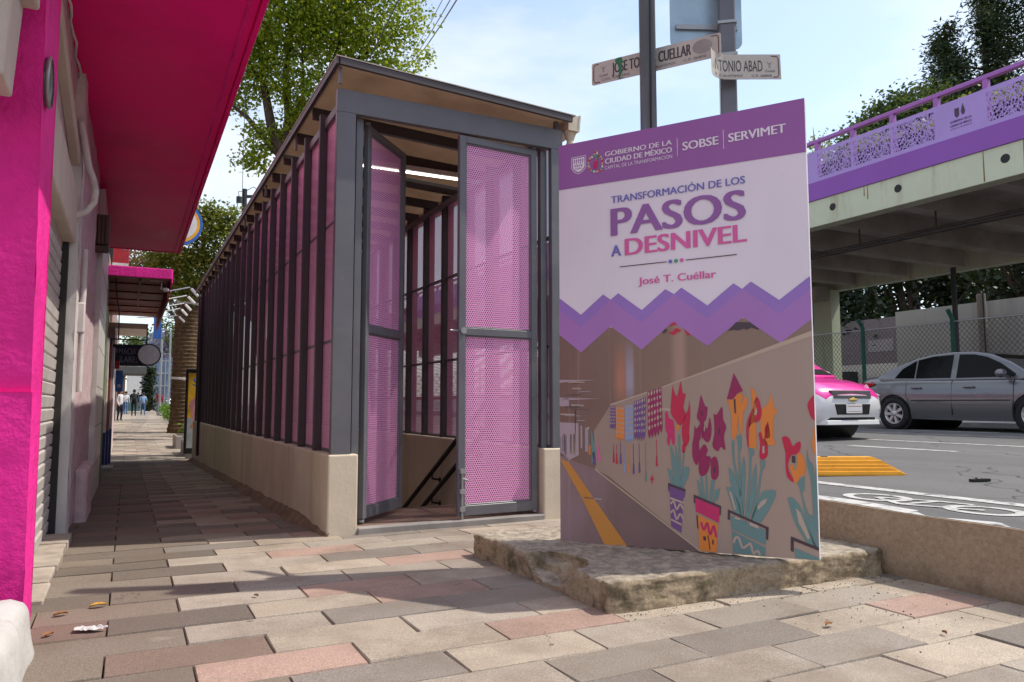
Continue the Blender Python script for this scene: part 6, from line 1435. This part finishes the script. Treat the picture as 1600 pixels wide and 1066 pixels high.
CON = leafmat("conifer_needles", (0.014,0.030,0.014), (0.024,0.046,0.02), (0.045,0.07,0.03), .15)
def limbtree(name, base, trunk_h, r, clumps, n, size, lm, label, seed, group=None, squash=.8, limbs=None, droop=0):
    o = thing(name, base, label, "tree", group)
    mb = MB(); g = random.Random(seed); b_ = Vector(base); top = b_ + Vector((g.uniform(-.2,.2), g.uniform(-.2,.2), trunk_h))
    mb.tube([b_, b_.lerp(top,.35)+Vector((r*.3,0,0)), b_.lerp(top,.7)+Vector((-r*.2,r*.2,0)), top], [r*1.25, r, r*.9, r*.8], 12)
    for c in (limbs or clumps):
        e_ = Vector(c[:3]); s0 = b_.lerp(top, g.uniform(.72, 1.0)); m_ = s0.lerp(e_, .5) + Vector((g.uniform(-.3,.3), g.uniform(-.3,.3), g.uniform(-.5,.1)))*min(1,(e_-s0).length/3)
        mb.tube([s0, s0.lerp(m_,.5), m_, m_.lerp(e_,.6), e_], [r*.5, r*.42, r*.32, r*.2, r*.07], 8)
    mb.build("trunk", BARK, o)
    leaves("crown", clumps, n, size, lm, o, seed, squash, droop); return o
def blob(cx, cy, cz, rx, rz_, k, r0, seed):
    g = random.Random(seed); out = []
    for _ in range(k):
        a = g.uniform(0, 6.28); q = g.uniform(.1, 1)**.5; h = g.uniform(-1, 1); w_ = math.sqrt(max(0, 1-h*h))
        out.append((cx+rx*q*w_*math.cos(a), cy+rx*q*w_*math.sin(a), cz+rz_*h, r0*g.uniform(.65, 1.25)))
    return out
# dark trees behind the walls, seen under the overpass
for i, (x, y, h, rx, lab) in enumerate(((37,34,7.0,3.8,"dark leafy tree behind the mauve wall nearest the overpass pier"), (37,26,7.2,3.6,"dark leafy tree where the mauve wall meets the pale wall"), (36,19,7.4,3.8,"dark leafy tree behind the middle of the pale grey wall"), (36,12,7.6,3.8,"dark leafy tree behind the right part of the pale grey wall"), (38,43,6.8,4.2,"dark leafy tree farthest to the left under the overpass"))):
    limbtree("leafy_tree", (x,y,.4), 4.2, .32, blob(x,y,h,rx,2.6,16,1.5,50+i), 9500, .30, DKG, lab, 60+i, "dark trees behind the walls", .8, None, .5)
# trees that rise above the overpass
limbtree("leafy_tree", (43,30,.4), 13.5, .4, blob(43.3,29.7,17.6,3.0,2.9,20,1.4,71), 26000, .25, MDG, "broad green tree rising above the left part of the overpass", 71, "trees above the overpass", .75, None, .6)
limbtree("leafy_tree", (41,31.2,.4), 13, .35, blob(41.3,31.0,16.6,2.2,1.7,12,1.1,72), 14000, .24, MDG, "low spreading green tree at the left end of the row above the overpass", 72, "trees above the overpass", .7, None, .5)
def conifer(base, h, r, label, seed):
    o = thing("conifer_tree", base, label, "tree", "trees above the overpass"); b_ = Vector(base); g = random.Random(seed); mb = MB(); cl_ = []
    mb.tube([b_, b_+Vector((.2,.1,h*.6)), b_+Vector((.1,.2,h))], [.4,.25,.05], 10)
    z = h*.3
    while z < h:
        f_ = 1-(z-h*.3)/(h*.7); L_ = r*(f_**.75)*g.uniform(.65,1.15)+.3; a = g.uniform(0,6.28); s0 = b_+Vector((.1,.1,z)); e_ = s0+Vector((math.cos(a)*L_, math.sin(a)*L_, L_*g.uniform(.1,.55)))
        mb.tube([s0, s0.lerp(e_,.5)-Vector((0,0,.1)), e_], [.09,.06,.02], 5)
        for t_ in (.45,.75,1.0): p_ = s0.lerp(e_,t_); cl_.append((p_.x,p_.y,p_.z,.30+.38*f_*g.uniform(.6,1.2)))
        z += h*.0115
    cl_.append((b_.x+.1,b_.y+.2,b_.z+h,.3)); mb.build("trunk", BARK, o)
    leaves("crown", cl_, 34000, .36, CON, o, seed, 1.0, .35, .13)
conifer((46.1,29.1,.4), 25.0, 2.8, "tall dark conifer in the middle of the row above the overpass", 81)
conifer((48.5,28.1,.4), 31.0, 3.2, "tallest dark conifer at the right of the row above the overpass", 82)
conifer((50.6,25.6,.4), 30.0, 3.4, "dark conifer at the right edge of the photo above the overpass", 83)
limbtree("leafy_tree", (45,26.8,.4), 14, .4, blob(45.5,27.6,16.9,3.6,2.3,18,1.5,84), 24000, .25, DKG, "dark bushy tree in front of the tall conifers above the overpass", 84, "trees above the overpass", .8)

# ------------------------------------------------------------------ trees behind the shelter and down the street
LIME = leafmat("lime_leaves", (0.10,0.17,0.008), (0.20,0.30,0.012), (0.42,0.46,0.03), .55)
o = thing("street_tree", (3.45, 20.1, gz(20)), "large leafy street tree with forked dark trunk rising behind the shelter", "tree")
mb = MB()
J0 = Vector((3.42,20.05,7.4))
mb.tube([(3.6,20.2,-.35),(3.55,20.15,2),(3.5,20.1,5),J0], [.34,.28,.24,.21], 14)
LB = [([J0,(3.1,20.2,8.3),(2.9,20.3,9.4),(2.75,20.5,10.8)],[.16,.13,.10,.04]), ([J0,(3.55,20.2,8.6),(3.45,20.3,9.8),(3.6,20.2,11.8)],[.15,.12,.09,.03]), ([J0,(3.9,19.9,8.4),(4.4,19.7,9.6),(4.9,19.5,11.2)],[.14,.11,.08,.03]), ([J0,(3.0,20.3,7.9),(2.55,20.5,8.5),(2.1,20.7,8.9)],[.11,.09,.06,.03]), ([J0,(3.5,20.3,8.0),(3.9,20.1,9.3),(3.8,20.0,10.6)],[.10,.08,.05,.02]), ([(4.4,19.7,9.6),(5.2,19.2,10.2),(6.0,18.8,10.8)],[.06,.04,.015]), ([(2.9,20.3,9.4),(2.4,20.5,10.2),(2.0,20.6,11.2)],[.06,.04,.015]), ([(4.9,19.5,11.2),(5.6,19.0,12.4)],[.04,.015]), ([(3.9,19.9,8.4),(4.9,19.5,8.6),(5.9,19.0,9.0)],[.05,.035,.012])]
for p_, r_ in LB: mb.tube(p_, r_, 9)
mb.build("trunk", BARK, o)
CLP = [(2.65,20.3,10.6,.75),(3.5,19.9,10.9,1.0),(4.6,19.4,10.6,1.05),(5.55,18.9,10.6,.85),(6.1,18.6,9.75,.55),(6.25,18.6,11.2,.65),(2.95,20.3,8.2,.50),(2.65,20.5,7.55,.38),(3.1,20.1,9.7,.7),(4.1,19.7,9.2,.8),(5.2,19.2,9.25,.72),(2.35,20.5,11.2,.75),(4.3,19.5,11.6,1.1),(5.5,18.9,12.3,1.1),(3.2,20.0,12.4,1.3),(4.6,19.4,13.2,1.4),(2.2,20.6,12.8,1.1),(5.7,18.8,8.7,.40),(2.3,20.7,9.3,.5),(2.2,20.6,10.0,.55),(3.8,20.0,8.5,.5),(4.6,19.6,8.6,.55),(6.7,18.4,10.4,.25),(6.6,18.5,9.0,.2)]
leaves("crown", CLP, 44000, .10, LIME, o, 91, .85, .15)
OLV = leafmat("olive_leaves", (0.07,0.115,0.012), (0.13,0.17,0.02), (0.26,0.25,0.04), .35)
limbtree("street_tree", (4.2,27.9,-.25), 5.2, .2, [(1.30,29.1,7.2,.55),(2.2,28.7,7.1,.7),(2.75,28.4,7.3,.55),(1.85,29.0,6.1,.75),(2.7,28.6,5.9,.7),(.95,29.5,6.0,.6),(1.65,29.1,5.3,.65),(2.25,28.6,7.8,.4),(2.9,28.3,7.7,.4),(3.4,28.2,6.8,.8),(1.2,29.4,5.1,.45),(.9,29.5,7.0,.4)], 11000, .12, OLV, "yellow green bushy tree farther down the street", 92)
RDL = leafmat("russet_leaves", (0.10,0.045,0.03), (0.17,0.07,0.045), (0.24,0.13,0.08), .3)
limbtree("street_tree", (2.9,46.5,0), 6, .2, [(0.6,46,9.0,1.0),(1.4,46,8.6,.9),(0.0,46,8.5,.8),(1.0,46,7.7,.8)], 2600, .16, RDL, "sparse russet leaved tree above the far canopies", 93)
FG = leafmat("far_leaves", (0.03,0.06,0.02), (0.05,0.09,0.03), (0.09,0.13,0.04), .25); LAV = leafmat("lavender_blossom", (0.24,0.21,0.38), (0.33,0.29,0.48), (0.20,0.24,0.22), .3)
limbtree("street_tree", (-0.6,78,.3), 3.5, .2, blob(-.2,78,6.0,2.2,1.6,9,.9,94), 2200, .25, FG, "far green tree at the end of the left shops", 94)
limbtree("street_tree", (5.0,74,.3), 4.5, .2, blob(4.0,74,7.2,2.4,1.6,9,1.0,95), 2400, .25, LAV, "far tree with lavender blossom at the end of the street", 95)
limbtree("street_tree", (3.4,66,.3), 4.5, .2, blob(3.4,66,6.6,1.8,1.3,8,.8,97), 2000, .22, FG, "far green tree beside the lavender tree", 97)
o = thing("cypress_tree", (1.75, 80, .3), "narrow dark cypress at the far end of the pavement", "tree")
mb = MB(); mb.tube([(1.75,80,.3),(1.75,80,4.6)], [.15,.05], 8); mb.build("trunk", BARK, o)
leaves("crown", [(1.75,80,.9+.42*k,.50-.03*abs(k-2)) for k in range(10)], 2600, .2, DKG, o, 96, 1.2)
o = thing("office_building", (4, 100, .3), "blue grey glass fronted building closing the far end of the street", "building")
mb = MB(); mb.box((1.2,100,0),(12,110,9.5)); mb.build("glass_front", mat("blue_grey_glass", (0.16,0.21,0.30), .2, 0, .5, .25, .4), o)
mb = MB(); mb.box((1.1,99.8,7.3),(12.1,99.999,7.9)); mb.build("magenta_band", mat("dark_pink_band", (0.32,0.04,0.14), .6), o)
mb = MB()
for k in range(9): mb.box((1.4+1.2*k,99.85,0),(1.52+1.2*k,99.999,7.29))
for k in range(4): mb.box((1.2,99.87,1.6+1.5*k),(12,99.99,1.75+1.5*k))
mb.build("mullions", GALV, o)
o = thing("office_building", (0, 92, .3), "plain white block at the far end of the street left of the cypress", "building")
mb = MB(); mb.box((-.2,92,0),(1.25,97,5.6)); mb.build("wall", WHITEP, o)
mb = MB(); mb.box((-.2,91.9,0),(1.2,91.99,2.0)); mb.build("shop_front", mat("teal_shop_front", (0.06,0.12,0.12), .5), o)
o = thing("apartment_block", (-4, 98, .3), "brown block behind the far trees at the left", "building")
mb = MB(); mb.box((-9,97.5,0),(-.4,104,6.0)); mb.build("wall", mat("brown_block_wall", (0.22,0.15,0.12), .8), o)
mb = MB()
for k in range(5): mb.box((-8+1.6*k,97.4,2.5),(-7+1.6*k,97.49,4.0))
mb.build("window", GLASS_D, o)
for i, (x, y, h, lab, m_) in enumerate(((1.95,58,5.5,"thin pale post at the far hedge",GALV), (2.75,64,6.5,"second thin pale post beyond the far hedge",GALV), (2.5,75,2.6,"purple post near the far white car",PURP))):
    o = thing("street_post", (x,y,gz(y)), lab, "post"); mb = MB(); mb.tube([(x,y,gz(y)),(x,y,h)], .07, 8); mb.build("pole", m_, o); mb = MB(); mb.tube([(x,y,gz(y)),(x,y,gz(y)+.15)], .14, 8); mb.build("foot", CONC, o)
S3 = dict(SED); car("far_car", (4.6, 88, .3), R(-90), "white car parked far away at the end of the street", WHTC, WHTC, S3).name = "white_car"
# utility pole and cables
o = thing("utility_pole", (5.73, 46.6, 0), "distant dark utility pole with fittings showing above the shelter roof", "pole")
mb = MB(); mb.tube([(5.73,46.6,0),(5.73,46.6,13.75)], [.2,.15], 10); mb.build("pole", mat("dark_wood", (0.03,0.032,0.03), .8), o)
mb = MB(); mb.bar((5.73,46.6,13.3),(6.8,46.4,13.4),.12,.16); mb.disc((5.4,46.4,12.85),(0,0,1),.16,.35,10); mb.tube([(5.75,46.5,13.6),(6.2,46.4,13.9),(6.7,46.4,13.6)],.02,6); mb.tube([(5.4,46.4,13.2),(5.35,46.4,13.5),(5.7,46.5,13.6)],.02,6); mb.tube([(5.35,46.4,12.85),(5.1,46.4,11.6),(4.9,46.4,9.5)],.02,6); mb.build("fittings", BLACK, o)
CBL = mat("cable_sheath", (0.05,0.05,0.055), .6)
def cable(p, q, r, sag, label, group="overhead cables"):
    mb = MB(); p = Vector(p); q = Vector(q); mb.tube([p.lerp(q, i/16) - Vector((0,0,sag*4*(i/16)*(1-i/16))) for i in range(17)], r, 6); tag(mb.build("overhead_cable", CBL), label, "cable", group)
cable((11.35,26.78,17.52), (18.86,55.4,27.6), .030, .25, "dark overhead cable crossing the sky, lowest of the bundle right of the tree")
cable((11.1,26.9,17.52), (18.7,55.5,27.7), .022, .25, "dark overhead cable crossing the sky, middle of the bundle right of the tree")
cable((10.8,27.05,17.52), (18.55,55.6,27.85), .016, .25, "thin overhead cable crossing the sky, left one of the bundle right of the tree")
cable((5.33,15.77,10.6), (4.75,16.8,9.05), .014, .03, "dark cable slanting down across the tree crown to the shelter roof")
cable((1.9,16.0,13), (1.95,16.2,3.9), .006, 0, "thin vertical wire hanging left of the street tree")
for o in list(COL.objects):
    if o.type == 'EMPTY' and not o.children: bpy.data.objects.remove(o)
